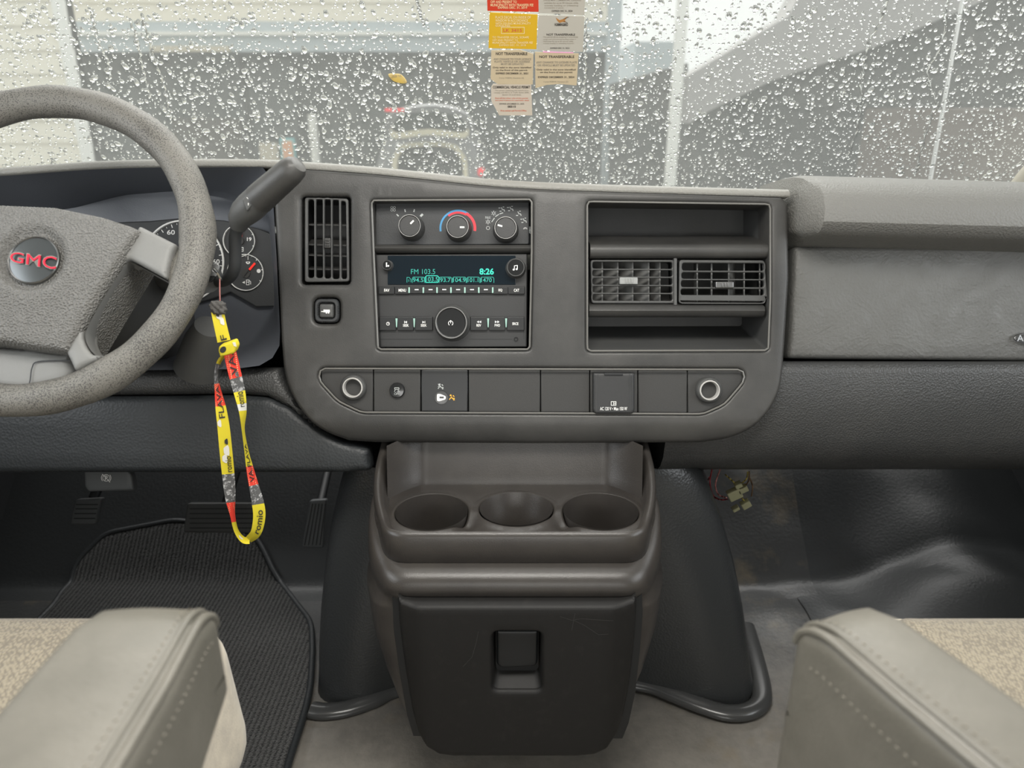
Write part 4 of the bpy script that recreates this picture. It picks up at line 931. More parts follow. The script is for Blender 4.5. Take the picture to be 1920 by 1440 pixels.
# key-shaped thumb notch of the outer cups
mb = MB(); 
def bt(a, b):
    s = 0
    for c in cups: s += .004*math.exp(-(max(0, math.hypot((a-c[0])/c[2], (b-c[1])/c[3])-1)*c[2]/.008)**2)
    for x in (cups[0][0]+cups[0][2]*.98, cups[2][0]-cups[2][2]*.98): s -= .010*math.exp(-((a-x)/.012)**2-((b-cups[0][1]+.022)/.016)**2)
    return s-.003
mb.add(puff([tray]+holes, ZT-.02, ZT, .004, .0045, bulge=bt), 'console'); mb.build('cup_tray', cs, angle=70)
for i, c in enumerate(cups):
    mb = MB(); 
    if i == 1: pr = [(1.0, .0), (.93, -.008), (.80, -.026), (.66, -.040), (.64, -.075), (.0001, -.075)]
    else: pr = [(1.0, .0), (.985, -.006), (.97, -.02), (.93, -.075), (.0001, -.075)]
    mb.add(lathe([(c[2]*r_, ZT+z+.0005) for r_, z in pr], (c[0], c[1]), 44, 1, c[3]/c[2]), 'console'); mb.build('cup_well', cs, angle=50)
# raised rim, sides climbing to the back
mb = MB(); 
def rimsec(t):
    # t in [-1,1] along the U
    P = rpoly([(-.165, .925), (-.1735, .83), (-.142, .743), (.149, .743), (.1805, .83), (.172, .925)], [0, .06, .022, .022, .06, 0], 10); return P
Pq = resample(rimsec(0), 120); secs = []
for i, (a, b) in enumerate(Pq):
    h = ZT+.002+.062*max(0, (b-.765)/.16)**1.25; t = Pq[min(i+1, 119)]-Pq[max(i-1, 0)]; t /= np.linalg.norm(t); nn = np.array([t[1], -t[0]]); 
    kin = .38+.62*min(1, max(0, (b-.745)/.10))
    def q(o, z): o = o*kin if o < 0 else o; return (a+nn[0]*o, b+nn[1]*o, z)
    secs.append([q(-.020, ZT-.006), q(-.0135, ZT-.001), q(-.010, ZT+(h-ZT)*.5), q(-.006, h-.001), q(-.002, h+.001), q(.002, h), q(.0045, h-.005), q(.0055, ZT-.012), q(.006, ZT-.034), q(.004, ZT-.036), q(-.02, ZT-.036)])
mb.add(loft(secs), 'console'); mb.build('tray_rim', cs, angle=70)
# back wall, concave
secs = []
for z, k in ((ZT-.004, 0), (ZT+.002, .001), (ZT+.008, .004), (ZT+.03, .010), (ZT+.050, .017), (ZT+.060, .020)):
    row = []
    for s in np.linspace(-1, 1, 61):
        x = XC+.160*s*(1+.02*k/.05); y = .868+k*1.2-.10*max(0, abs(s)-.72)**1.6*6*.5; row.append((x, y, z+.0))
    secs.append(row)
mb = MB(); mb.add(loft(secs, closed=False), 'console'); mb.build('back_wall', cs, angle=80)
# bolster and body
def zy(py, y): return zrow(py, y)
R_ = [(.352, .744, .172, .035, 1), (.3515, .733, .176, .036, 1), (.349, .7235, .1795, .037, 1), (.342, .7165, .182, .037, .9), (.333, .7135, .183, .037, .65), (.325, .7145, .183, .036, .4), (.3185, .719, .183, .034, .2), (.314, .7225, .183, .030, .1)]
R_ += [(z, .7225+(z-.31)*.03, h, .024, 0) for z, h in ((.305, .187), (.30, .1875), (.25, .184), (.20, .174), (.15, .160), (.117, .149), (.112, .145))]
def ris(L, k): return [(a, b, z+k*.040*min(1, max(0, (b-.738)/.085))**1.1) for a, b, z in L]
mb = MB(); mb.add(loft([ris(uring(z, y, h, .022, .90, hw2=h*.99, ci=ci, cy_=.065), k) for z, y, h, ci, k in R_], closed=False), 'console'); mb.build('body', cs, angle=60)
fd = Frame((0, .7125, .31), (0, .03, 1)); 
dr = [(744, 1120), (752, 1127), (775, 1130), (1165, 1130), (1187, 1127), (1195, 1120), (1196, 1150), (1191, 1220), (1182, 1300), (1170, 1355), (1158, 1385), (1140, 1405), (1115, 1417), (1080, 1420), (850, 1420), (822, 1416), (800, 1403), (784, 1380), (772, 1340), (758, 1260), (747, 1180)]
fdk = Frame(fd.o-fd.n*.0092, fd.v)
grow = [(x+(9 if x > 960 else -9), y-(7 if y < 1140 else -0)) for x, y in dr if y <= 1400]
mb = MB(); mb.add(plate([fdk.P([(x, min(y, 1394)) for x, y in grow])], -.002, .0, .0003), 'black', fdk); mb.build('drawer_gap', cs)
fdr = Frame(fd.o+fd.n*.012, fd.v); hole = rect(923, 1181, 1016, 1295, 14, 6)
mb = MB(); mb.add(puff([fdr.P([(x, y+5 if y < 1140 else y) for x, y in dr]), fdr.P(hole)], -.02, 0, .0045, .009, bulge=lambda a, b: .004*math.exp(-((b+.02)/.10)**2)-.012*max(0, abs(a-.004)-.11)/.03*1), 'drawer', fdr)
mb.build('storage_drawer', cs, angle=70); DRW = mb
dro = [o for o in cs.children if o.name.startswith('storage_drawer')][0]; LOC[dro] = LOC[cs]
mb = MB(); uv = fdr.P(hole); a = fdr.T([(p[0], p[1], -.004) for p in uv]); b = fdr.T([(p[0], p[1], -.024) for p in fdr.P(rect(930, 1186, 1010, 1278, 10, 6))]); mb.add(loft([a, b], True, False, True), 'drawer'); mb.build('handle_recess', dro, angle=40)
flt = Frame(fdr.o-fdr.n*.003, (0, -.06, 1)); mb = MB(); mb.add(puff([flt.P(rpoly([(931, 1184), (1009, 1184), (1008, 1250), (940, 1254), (931, 1246)], [4, 4, 10, 10, 4]))], -.014, .0, .003, .006, bulge=lambda a, b: 0), 'black', flt); mb.build('latch', dro, angle=60)
# scratches on the drawer
for sc_ in ([[(1050, 1156), (1072, 1163), (1090, 1160), (1118, 1162), (1150, 1164)], [(1075, 1163), (1095, 1172), (1122, 1190), (1141, 1189)], [(1078, 1150), (1072, 1182)]], [[(897, 1184), (893, 1205), (885, 1232), (868, 1250)]]): mb = MB(); strokes(mb, sc_, .6, fdr, .0046, 'strip'); mb.build('scratch', dro)

# ================================================================ ENGINE COVER
ec = thing('engine_cover', 'black vinyl engine cover flaring to the floor behind the cup holder console', 'engine cover', (.03, 1.0, 0))
rows = [(868, 645, 1300, .92), (890, 641, 1318, .915), (930, 630, 1338, .91), (1000, 614, 1364, .902), (1080, 602, 1386, .894), (1160, 594, 1402, .886), (1240, 589, 1414, .877), (1300, 588, 1421, .870), (1336, 588, 1426, .866)]
secs = []
for py, xl, xr, Y in rows:
    A_ = aty(xl, py, Y+.02); Bq = aty(xr, py, Y+.02); z = A_[2]; k = (py-868)/470
    Y += .012*k; L = rpoly([(A_[0]*1.05, 1.14), (A_[0]+.0, Y+.02), (A_[0]+.06, Y), (0, Y+.115*k), (Bq[0]-.06, Y), (Bq[0], Y+.02), (Bq[0]*1.05, 1.14)], [0, .05, .05, .1, .05, .05, 0], 7)
    secs.append([(a, b, max(z, 0)) for a, b in resample(L, 100)])
mb = MB(); mb.add(loft(secs, closed=False), 'cover'); mb.add((secs[0], [list(range(len(secs[0])))]), 'cover'); mb.build('cover_shell', ec, angle=80)
def afl(x, y): q = atfloor(x, y); return q+np.array([0, 0, .007])
mb = MB()
wl_ = [afl(x, y) for x, y in cr([(585, 1338), (610, 1341), (650, 1336), (700, 1320), (735, 1303), (800, 1290), (960, 1278), (1120, 1280), (1210, 1290), (1260, 1308), (1310, 1328), (1360, 1343), (1400, 1341), (1424, 1325), (1427, 1295), (1415, 1240), (1398, 1180)], 5)]
mb.add(tube(wl_, .015, 14, ry=.009), 'welt'); mb.build('welt', ec, angle=80)

# ================================================================ FOOTWELL
def onfloor(v, off=0): return np.array([(a, b, floorz(b)+w_+off) for a, b, w_ in v])
mt = [(-60, 1200), (60, 1190), (108, 1140), (150, 1060), (200, 1010), (330, 985), (470, 1005), (492, 1035), (515, 1085), (555, 1140), (585, 1178), (587, 1230), (583, 1300), (572, 1350), (556, 1400), (540, 1450), (520, 1560), (-100, 1560)]
muv = [tuple(atfloor(x, y)[:2]) for x, y in rpoly(mt, 18)]
mb = MB(); v, f = puff([muv], .0, .016, .008, .018); mb.add((onfloor(v), f), 'carpet')
pb = resample(muv, 260, True); mb2 = MB(); mb2.add(tube([(a, b, floorz(b)+.012) for a, b in pb], .0055, 8, closed=True), 'grain_dark')
m0 = mb.build('floor_mat', None, angle=80, loc=(muv[0][0]+.3, .9, 0), label='black ribbed carpet mat with bound edge in the driver footwell', cat='floor mat'); mb2.build('edge_binding', m0, angle=80)
def pedal(name, lbl, pts, Y, m, ribs, vert=False, arm=None, ribm='plastic', symbol=None, cat='pedal', lean=-.35):
    c = aty(np.mean([p[0] for p in pts]), np.mean([p[1] for p in pts]), Y); fr = Frame(c, (0, -lean, 1)); t = thing(name, lbl, cat, c)
    mb = MB(); mb.add(puff([fr.P(rpoly(pts, 5))], -.012, 0, .003, .006), m, fr)
    for r_ in ribs: strokes(mb, [r_], 2.0, fr, .0012, ribm)
    if symbol: symbol(mb, fr)
    mb.build('pad', t, angle=50); mb = MB(); mb.add(tube([c+np.array([0, .01, 0]), c+np.array(arm)*.5+np.array([0, .03, -.0]), c+np.array(arm)], .008, 10), 'black'); mb.build('arm', t)
def psym(mb, fr): 
    ringpx(mb, 199, 896, 5.6, 6.8, fr, .0012, 'white', n=24); label(mb, 'P', (196.5, 892, 202, 900.5), fr, .0012, 'white', .02); strokes(mb, [[(192, 889), (206, 904)]], 1.3, fr, .0013, 'white')
    ringpx(mb, 199, 896, 8.3, 9.5, fr, .0012, 'white', 140, 220, 10); ringpx(mb, 199, 896, 8.3, 9.5, fr, .0012, 'white', -40, 40, 10)
pedal('parking_brake_release', 'dark release handle with white parking brake symbol under the dashboard', [(156, 879), (238, 880), (246, 890), (250, 920), (165, 922), (158, 912)], .95, 'rubber', [], arm=(0, .12, .06), symbol=psym, cat='handle')
pedal('parking_brake_pedal', 'small ribbed parking brake pedal at the far left of the footwell', [(140, 937), (190, 934), (182, 965), (178, 985), (132, 984), (133, 965)], 1.08, 'rubber', [[(143, 946), (183, 946)], [(142, 954), (182, 954)], [(140, 963), (180, 963)], [(139, 972), (178, 972)]], arm=(.01, .25, .16), ribm='black')
pedal('brake_pedal', 'wide brake pedal hanging in the middle of the driver footwell', [(350, 944), (478, 944), (482, 1000), (343, 999)], 1.10, 'plastic', [[(356, y), (476, y)] for y in (954, 963, 972, 981, 990)], arm=(0.02, .30, .22), ribm='black')
pedal('accelerator_pedal', 'long ribbed accelerator pedal leaning against the engine cover', [(580, 938), (612, 936), (606, 1028), (565, 1027)], 1.16, 'rubber', [[(586+i*6.0-0, 945), (571+i*7.2, 1022)] for i in range(5)], arm=(0, .30, .15), ribm='black')
# loose wires
wr = thing('wiring_harness', 'loose red and yellow wires with plastic plugs hanging under the passenger dash', 'wiring', aty(1380, 945, 1.02))
for pts, m in (([(1335, 880), (1331, 905), (1338, 930), (1352, 937), (1364, 936)], 'wire_red'), ([(1352, 876), (1343, 900), (1342, 915), (1348, 928), (1362, 933)], 'wire_pink'), ([(1330, 895), (1322, 912), (1332, 930), (1345, 934)], 'wire_red'), ([(1402, 885), (1400, 897), (1392, 905), (1384, 910)], 'wire_yellow'), ([(1405, 884), (1404, 900), (1398, 910), (1392, 916)], 'wire_brown'), ([(1360, 890), (1368, 897), (1378, 906)], 'wire_yellow'), ([(1388, 930), (1394, 937), (1398, 942)], 'wire_yellow'), ([(1406, 896), (1411, 912), (1409, 930)], 'wire_brown')):
    mb = MB(); mb.add(tube([aty(x, y, 1.02+.01*math.sin(x)) for x, y in cr(pts, 5)], .0011, 6), m); mb.build('wire', wr, angle=80)
for x, y, w_, h_, r_ in ((1377, 926, .013, .009, .5), (1398, 945, .009, .006, .6), (1392, 917, .010, .005, .5), (1384, 909, .007, .004, .5), (1379, 953, .007, .003, .6)):
    mb = MB(); ca, sa = math.cos(r_), math.sin(r_); mb.add(rbox((w_*.8, .006, h_*.9), .0015, 3, aty(x, y, 1.015), lambda a, b, c: (a*ca-c*sa, b, a*sa+c*ca)), 'connector'); mb.build('plug', wr)

# ================================================================ SEATS
def seat(nm, lbl, xc, hw, yfront, armf):
    t = thing('captain_seat', lbl, 'seat', (xc, .25, .1)); 
    def fn(x, y, z):
        side = max(0, abs(x)/hw-.72)/.28; front = max(0, (y-.24)/.10); return (x*(1+.03*(-z/.1)), y, z+(.012*side*(1 if z > 0 else 0))-(.020*front**2 if z > 0 else 0))
    mb = MB(); mb.add(rbox((hw, .34, .10), .055, 16, (xc, yfront-.34, .285), fn), 'suede'); mb.build('cushion', t, angle=180)
    L = rect(xc-hw+.03, yfront-.60, xc+hw-.030, yfront-.022, .05, 8)
    mb = MB(); mb.add(puff([L], .33, .393, .03, .02, bulge=lambda a, b: .010*max(0, abs(a-xc)/hw-.72)/.28-.022*max(0, (b-yfront+.10)/.10)**2), 'tweed'); mb.build('fabric_insert', t, angle=180)
    mb = MB(); mb.add(tube([(a, b, .375+.010*max(0, abs(a-xc)/hw-.72)/.28-.022*max(0, (b-yfront+.10)/.10)**2) for a, b in resample(rect(xc-hw+.028, yfront-.60, xc+hw-.028, yfront-.018, .05, 8), 120, True)], .0035, 8, closed=True), 'suede'); mb.build('seam', t, angle=80)
    mb = MB(); mb.add(rbox((hw*.8, .25, .09), .02, 4, (xc, yfront-.36, .095)), 'black'); mb.build('pedestal', t)
    return t
def armrest(t, A, yaw, Lh, hw, top, wedge, thick, sgn):
    """A = front top inner corner; yaw turns the arm; sgn = side facing the aisle"""
    d = np.array([math.sin(yaw), -math.cos(yaw), 0]); s = np.array([math.cos(yaw), math.sin(yaw), 0])*sgn  # s points away from the aisle
    c = np.array(A)+d*Lh+s*hw
    def fn(x, y, z):
        # local: x away from aisle, y towards the front, z up
        fr = (y+Lh)/(2*Lh); bot = (z < 0); tz = z
        if z < 0: tz = z*(1-wedge*max(0, fr-.55)/.45)
        yy = max(0, y-(Lh-.034)); dz_ = .034-math.sqrt(max(0, .034**2-min(yy, .0335)**2)); tz += -dz_*(.8 if z > 0 else 0)+.004*math.cos(x/hw*1.4)*(z > 0)
        sh = 1-.10*max(0, fr-.8)/.2
        q = c-d*y+s*x*sh+np.array([0, 0, top-thick+tz]); return tuple(q)
    mb = MB(); mb.add(rbox((hw, Lh, thick), min(.012, hw*.6), 18, (0, 0, 0), fn), 'leather_seat')
    if sgn < 0: mb.f = [q[::-1] for q in mb.f]
    o = mb.build('armrest', t, angle=180); LOC[o] = LOC[t]
    def edge(off, dz, r, m, name, dash=False):
        pts = []
        for y in np.r_[np.linspace(Lh-.004, Lh-.04, 14), np.linspace(Lh-.046, -Lh, 50)]:
            p = np.array(fn(-hw+off, y, thick)); p[2] += dz; pts.append(p)
        pts = [np.array(fn(-hw+off+.001, Lh-.0015, thick*.90))]+pts
        mb = MB()
        if not dash: mb.add(tube(pts, r, 8), m)
        else:
            Q = resample(pts, 220)
            for i in range(0, 216, 3): mb.add(tube(Q[i:i+2], r*.6, 5), m)
        o2 = mb.build(name, o, angle=80)
    edge(.0035, -.0035, .0028, 'leather_seat', 'piping'); edge(.0095, -.0006, .0022, 'leather_seat', 'seam_ridge'); edge(.0150, .0004, .0008, 'thread', 'stitching', True)
    pts = [np.array(fn(-hw, y, thick*.62)) for y in np.linspace(Lh-.02, -Lh, 50)]; Q = resample(pts, 200); mb = MB()
    for i in range(0, 196, 3): mb.add(tube(Q[i:i+2], .0005, 5), 'thread')
    mb.build('side_stitching', o, angle=80)
    return o
ls = seat('l', 'driver seat at bottom left with beige tweed cushion and grey leather armrest', -.540, .262, .640, None)
armrest(ls, (-.184, .400, 0), math.radians(0), .20, .042, .558, .70, .055, -1)
rs = seat('r', 'passenger seat at bottom right with beige tweed cushion and thick leather armrest', .585, .262, .640, None)
armrest(rs, (.180, .400, 0), math.radians(22), .20, .033, .544, .10, .075, 1)

# ================================================================ STICKERS AND LEAF ON THE WINDSCREEN
FS = Frame(FW.o+FW.n*.0006, FW.v)
def sticker(lbl, quad, m, lines, extra=None):
    mb = MB(); mb.add(plate([FS.P(quad)], 0, .0005, .0001), m, FS)
    xs_ = [p[0] for p in quad]; x0, x1 = min(xs_), max(xs_)
    for s, a, b, y0, y1, k, *bo in lines: label(mb, s, (x0+a*(x1-x0), y0, x0+b*(x1-x0), y1), FS, .0008, k, bo[0] if bo else .01)
    if extra: extra(mb)
    mb.build('sticker', None, angle=30, label=lbl, cat='sticker')
sticker('red municipal decal at the top of the windscreen, above the orange one', [(912, -40), (1009, -40), (1010, 22), (914, 20)], 'sk_red', [('TO TRANSFER DECAL, SCRAPE', .08, .9, -12, -6, 'ink_pale'), ('OFF AND PRESENT TO', .08, .58, 1, 6, 'ink_pale'), ('MUNICIPALITY WITH TRANSFER FEE', .08, .9, 7, 12, 'ink_pale'), ('EXPIRES DEC. 31, 2019', .22, .78, 12.5, 17, 'ink_pale')])
sticker('orange municipal decal with boxed number, below the red decal', [(918, 23), (1008, 27), (1006, 92), (916, 90)], 'sk_orange', [('PLACE DECAL ON INSIDE OF', .14, .86, 30, 35, 'ink_pale'), ('WINDOW IN ACCORDANCE', .14, .80, 36, 41, 'ink_pale'), ('WITH ISSUING MUNICIPALITY', .14, .86, 42, 46, 'ink_pale'), ('GUIDELINES', .14, .44, 46.5, 50, 'ink_pale'), ('TO TRANSFER DECAL, SCRAPE', .08, .82, 68, 72.5, 'ink_pale'), ('OFF AND PRESENT TO', .08, .6, 73.5, 77, 'ink_pale'), ('MUNICIPALITY WITH TRANSFER FEE', .08, .9, 78, 82, 'ink_pale'), ('EXPIRES DEC. 31, 2018', .22, .76, 83, 87, 'ink_pale'), ('LK 3415', .30, .68, 54, 60, 'ink_red')],
        lambda mb: strokes(mb, [[(940, 51), (983, 51), (983, 63), (940, 63), (940, 51)]], 1, FS, .0008, 'ink_pale'))
sticker('upper grey permit cut off by the top of the frame, right of the red decal', [(1011, -40), (1098, -40), (1096, 28), (1010, 24)], 'sk_grey', [('LARGE MINI COMMERCIAL LOADING', .1, .9, -2, 2, 'ink_light'), ('activities for up to 30 minutes while', .12, .84, 4, 8, 'ink_light'), ('actively loading or unloading', .12, .84, 9, 12.5, 'ink_light'), ('merchandise or goods.', .12, .54, 13.5, 16.5, 'ink_light'), ('EXPIRES DEC 31, 2024', .28, .72, 19, 23, 'ink')])
def bird(mb):
    flatpx(mb, [(1042, 33), (1049, 38), (1056, 36), (1064, 31), (1059, 38), (1061, 42), (1055, 41), (1049, 43), (1045, 39)], FS, .0008, 'ink_bird'); strokes(mb, [[(1056, 36), (1066, 32)], [(1057, 40), (1064, 43)]], .9, FS, .0008, 'ink')
sticker('grey permit with small orange bird emblem, right of the orange decal', [(1010, 28), (1096, 30), (1093, 97), (1007, 94)], 'sk_grey', [('HUMMINGBIRD', .37, .65, 43.5, 49, 'ink', .03), ('NOT TRANSFERABLE', .20, .80, 63, 67, 'ink', .02), ('This permit allows stopping in commercial', .13, .86, 68, 71.5, 'ink_light'), ('cargo and commercial loading zones in', .13, .82, 72.5, 75.5, 'ink_light'), ('Vancouver for up to 30 minutes while', .13, .76, 76.5, 79.5, 'ink_light'), ('actively loading or unloading materials', .13, .78, 80.5, 83, 'ink_light'), ('EXPIRES DEC 31, 2023', .28, .68, 89, 92, 'ink')], bird)
sticker('tan NOT TRANSFERABLE permit below the orange decal, its lower left corner curled', [(921, 94), (975, 93), (1000, 101), (999, 158), (934, 158), (920, 148)], 'sk_tan', [('NOT TRANSFERABLE', .12, .86, 98, 103.5, 'ink', .02), ('ANY CHANGE TO YOUR LICENCE', .07, .95, 109, 113, 'ink_light', .02), ('PLATE, VEHICLE OR ADDRESS', .09, .92, 114, 118, 'ink_light', .02), ('MUST BE UPDATED', .24, .78, 118.5, 122, 'ink_light', .02), ('Only valid in the zone identified', .05, .95, 125, 129, 'ink', .01), ('on the front of this permit', .12, .86, 130, 134, 'ink', .01), ('EXPIRES DECEMBER 31, 2021', .12, .88, 136, 140, 'ink', .02), ('Form 93894, Version 22', .2, .78, 145, 148, 'ink_light', 0)])
sticker('tan NOT TRANSFERABLE permit with ragged lower edge, below the grey permits', [(1003, 97), (1085, 100), (1081, 160), (1050, 157), (1025, 159), (1004, 165)], 'sk_tan', [('NOT TRANSFERABLE', .10, .90, 104, 109, 'ink', .02), ('ANY CHANGE TO LICENSE PLATE', .03, .96, 115, 119, 'ink_light', .02), ('OR VEHICLE MUST BE UPDATED', .06, .92, 120.5, 124.5, 'ink_light', .02), ('Only valid in the zone identified', .04, .93, 129, 133, 'ink', .01), ('on the front of this permit', .12, .86, 134, 138, 'ink', .01), ('EXPIRES DECEMBER 31, 2024', .07, .90, 143, 147, 'ink', .02), ('Form 93894, Version 23', .2, .76, 152, 155, 'ink_light', 0)],
        lambda mb: flatpx(mb, [(1018, 96), (1075, 98), (1075, 100), (1018, 98.5)], FS, .0008, 'ink_pink'))
sticker('lowest permit of the windscreen cluster with red lines of print', [(925, 157), (996, 158), (998, 216), (936, 216), (921, 188), (921, 162)], 'sk_pink', [('COMMERCIAL VEHICLE PERMIT', .04, .95, 161, 166, 'ink', .02), ('The person operating this vehicle must', .09, .91, 168.5, 171.5, 'ink_light'), ('comply with Street & Traffic Bylaw 2849,', .07, .92, 172.5, 175.5, 'ink_light'), ('Section 23 at all times.', .27, .73, 176.5, 179, 'ink_light'), ('Peel off the other side of this permit', .10, .90, 183, 186, 'ink_red'), ('and stick it below the expiration decal', .10, .92, 187, 190, 'ink_red'), ('EXPIRES DECEMBER 31, 2025', .2, .8, 193.5, 196.5, 'ink'), ('00515', .4, .6, 198, 202, 'ink', .03), ('If no sticker call Permit Office', .23, .86, 206, 209, 'ink_red')])
FO = Frame(FW.o-FW.n*.0062, FW.v)
mb = MB(); v, f = plate([FO.P(cr([(728, 140), (740, 139), (753, 141), (763, 155), (750, 156), (736, 151)], 3, True), 0)], -.0012, 0, .0003); mb.add((v, f), 'leaf', FO)
mb.build('fallen_leaf', None, label='small yellow leaf stuck to the wet windscreen above the parked hatchback', cat='leaf')

# ================================================================ RAIN ON THE GLASS
def drops():
    V = []; Fc = []; n0 = 0; seg, rg = 10, 3
    ang = np.linspace(0, 2*math.pi, seg, endpoint=False)
    def drop(u, v, a, b, h, rot):
        nonlocal n0
        ph = rng.uniform(0, 6.28); wob = 1+rng.uniform(.05, .28)*np.cos(2*ang+ph)+rng.uniform(0, .16)*np.cos(3*ang+2*ph)
        ca, sa = math.cos(rot), math.sin(rot); vv = []
        for k, (rr, hh) in enumerate(((1, 0), (.93, .38), (.72, .74), (.38, .95))):
            x = a*rr*np.cos(ang)*wob; y = b*rr*np.sin(ang)*wob; vv.append(np.stack([u+x*ca-y*sa, v+x*sa+y*ca, np.full(seg, -.0057-hh*h)], 1))
        vv.append(np.array([[u, v, -.0057-h]])); q = np.concatenate(vv); V.append(q)
        for k in range(3):
            for j in range(seg): Fc.append([n0+k*seg+(j+1) % seg, n0+k*seg+j, n0+(k+1)*seg+j, n0+(k+1)*seg+(j+1) % seg])
        for j in range(seg): Fc.append([n0+3*seg+(j+1) % seg, n0+3*seg+j, n0+4*seg])
        Fc.append([n0+j for j in range(seg)]); n0 += 4*seg+1
    # jittered grid so that drops do not merge
    st = .0072; us = np.arange(-.88, .88, st); vs = np.arange(.03, WV-.005, st)
    for u in us:
        for v in vs:
            if rng.random() < .30: continue
            r = float(np.clip(rng.lognormal(math.log(.0017), .46), .0007, .0042)); 
            drop(u+rng.uniform(-.38, .38)*st, v+rng.uniform(-.38, .38)*st, r, r*rng.uniform(.9, 1.45), r*rng.uniform(.42, .62), rng.uniform(-.5, .5))
            if rng.random() < .75:
                r = rng.uniform(.00045, .0010); drop(u+rng.uniform(-.5, .5)*st, v+rng.uniform(-.5, .5)*st, r, r, r*.55, 0)
    return np.concatenate(V), Fc
mb = MB(); v, f = drops(); mb.add((v, f), 'water', FW); mb.build('raindrops', None, angle=180, label='thousands of rain drops clinging to the outside of the windscreen', cat='rain', kind='stuff', loc=tuple(WB))
def rivulet(pts, lbl, wd=.0016):
    q = np.array(FW.P(cr(pts, 5))); q = resample(q, 90); q[:, 0] += .0010*np.sin(np.arange(90)*.55)+.0007*np.sin(np.arange(90)*1.7); secs = []
    for i, (a, b) in enumerate(q):
        t = q[min(i+1, 89)]-q[max(i-1, 0)]; t /= np.linalg.norm(t); nn = np.array([-t[1], t[0]]); w_ = wd*(1+.35*math.sin(i*.9)); secs.append([(a+nn[0]*w_*c, b+nn[1]*w_*c, -.0057-w_*.55*s) for c, s in ((-1, 0), (-.7, .7), (0, 1), (.7, .7), (1, 0))])
    mb = MB(); mb.add(loft(secs), 'water', FW); mb.build('water_trail', None, angle=180, label=lbl, cat='water trail', group='water trails on the windscreen')
rivulet([(168, 25), (180, 75), (190, 100), (202, 125), (205, 155)], 'thin water trail running down above the top of the steering wheel')
rivulet([(262, 30), (275, 75), (290, 120), (305, 165), (320, 230)], 'long water trail slanting down right of the wheel rim top')
rivulet([(240, 40), (255, 80), (265, 130), (280, 190)], 'faint water trail just left of the long slanting one')
rivulet([(780, -10), (785, 22), (795, 55)], 'short water trail at the top, left of the decals')
rivulet([(1100, 40), (1097, 90), (1098, 140), (1092, 200)], 'water trail running down along the right edge of the permits')
rivulet([(1780, -10), (1770, 80), (1742, 140), (1755, 190), (1740, 250), (1725, 300), (1718, 335)], 'wavy water trail left of the radio aerial', .0014)
rivulet([(1665, 0), (1655, 40), (1635, 75), (1620, 130), (1612, 230), (1590, 300)], 'wavy water trail above the grab roll')

# ================================================================ OUTSIDE
GZ = -.80
mb = MB(); mb.add(loft([[(x, y, GZ) for x in (-25, 25)] for y in (1.9, 40)], closed=False), 'asphalt'); mb.build('ground', kind='structure')
def bx(mb, x0, x1, yt, yb, Y, D, m, zb=None):
    """a block seen between pixel columns/rows whose face stands at depth Y and goes back D"""
    a = aty(x0, yt, Y); b = aty(x1, yt, Y); z1 = a[2]; z0 = aty(x0, yb, Y)[2] if zb is None else zb; mb.add(boxp(min(a[0], b[0]), max(a[0], b[0]), Y, Y+D, z0, z1), m)
# left sided wall
t = thing('sided_building', 'white building with horizontal siding at the left beyond the windscreen', 'building', (-6, 8, GZ))
mb = MB(); YB = 7.0; xr = aty(158, 200, YB)[0]; z = GZ; k = 0
while z < 3.2:
    mb.add(loft([[(x, YB+.02, z), (x, YB, z), (x, YB+.022, z+.19), (x, YB+.05, z+.19)] for x in (-11, xr)]), 'wood_white'); z += .19
mb.add(boxp(-11, xr, YB+.03, YB+.12, GZ, 3.2), 'wood_white'); mb.build('siding', t)
mb = MB(); mb.add(boxp(xr-.10, xr, YB-.03, YB+.12, GZ, 3.2), 'trim_white'); mb.build('corner_board', t)
# garage building
YG = 14.0; t = thing('garage_building', 'long garage with white upper siding, blue grey band and dark shaded front', 'building', (0, YG+2, GZ))
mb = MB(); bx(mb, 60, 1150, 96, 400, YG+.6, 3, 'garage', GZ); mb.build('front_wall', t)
mb = MB(); bx(mb, 40, 1165, 40, 97, YG, 3, 'band'); mb.build('fascia', t)
mb = MB(); bx(mb, 40, 1165, 59, 66, YG-.08, .1, 'trim_white'); mb.build('gutter', t)
mb = MB(); bx(mb, 280, 430, 86, 97, YG-.05, .1, 'sign_tan'); mb.build('lintel_light', t)
zb = aty(0, 40, YG)[2]; mb = MB(); z = zb
while z < 6:
    a, b = aty(20, 40, YG)[0], aty(1165, 40, YG)[0]; mb.add(loft([[(x, YG+.05, z), (x, YG, z), (x, YG+.03, z+.28), (x, YG+.1, z+.28)] for x in (a, b)]), 'wood_white'); z += .28
mb.add(boxp(a, b, YG+.08, YG+3, zb, 6), 'wood_white'); mb.build('upper_siding', t)
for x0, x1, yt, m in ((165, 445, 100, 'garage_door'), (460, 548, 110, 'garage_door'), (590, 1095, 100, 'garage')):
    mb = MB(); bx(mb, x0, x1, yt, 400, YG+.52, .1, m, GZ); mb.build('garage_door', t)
mb = MB(); bx(mb, 322, 450, 222, 330, YG+.40, .1, 'dark_window', GZ); mb.build('window', t)
mb = MB(); a = aty(585, 215, YG-.4); mb.add(tube([(a[0], YG-.4, GZ), (a[0], YG-.4, a[2])], .075, 12), 'trim_white'); mb.build('bollard', None, label='white upright pipe standing before the garage left of the hatchback', cat='post')
mb = MB(); bx(mb, 524, 551, 259, 345, YG+.3, .08, 'sign_blue'); bx(mb, 528, 547, 264, 345, YG+.27, .05, 'sign_orange'); mb.build('notice_board', None, label='orange notice with turquoise border on the garage front', cat='sign')
mb = MB(); bx(mb, 485, 519, 268, 345, YG+.3, .05, 'sign_tan'); mb.build('notice_board', None, label='tan notice on the garage front left of the orange one', cat='sign')
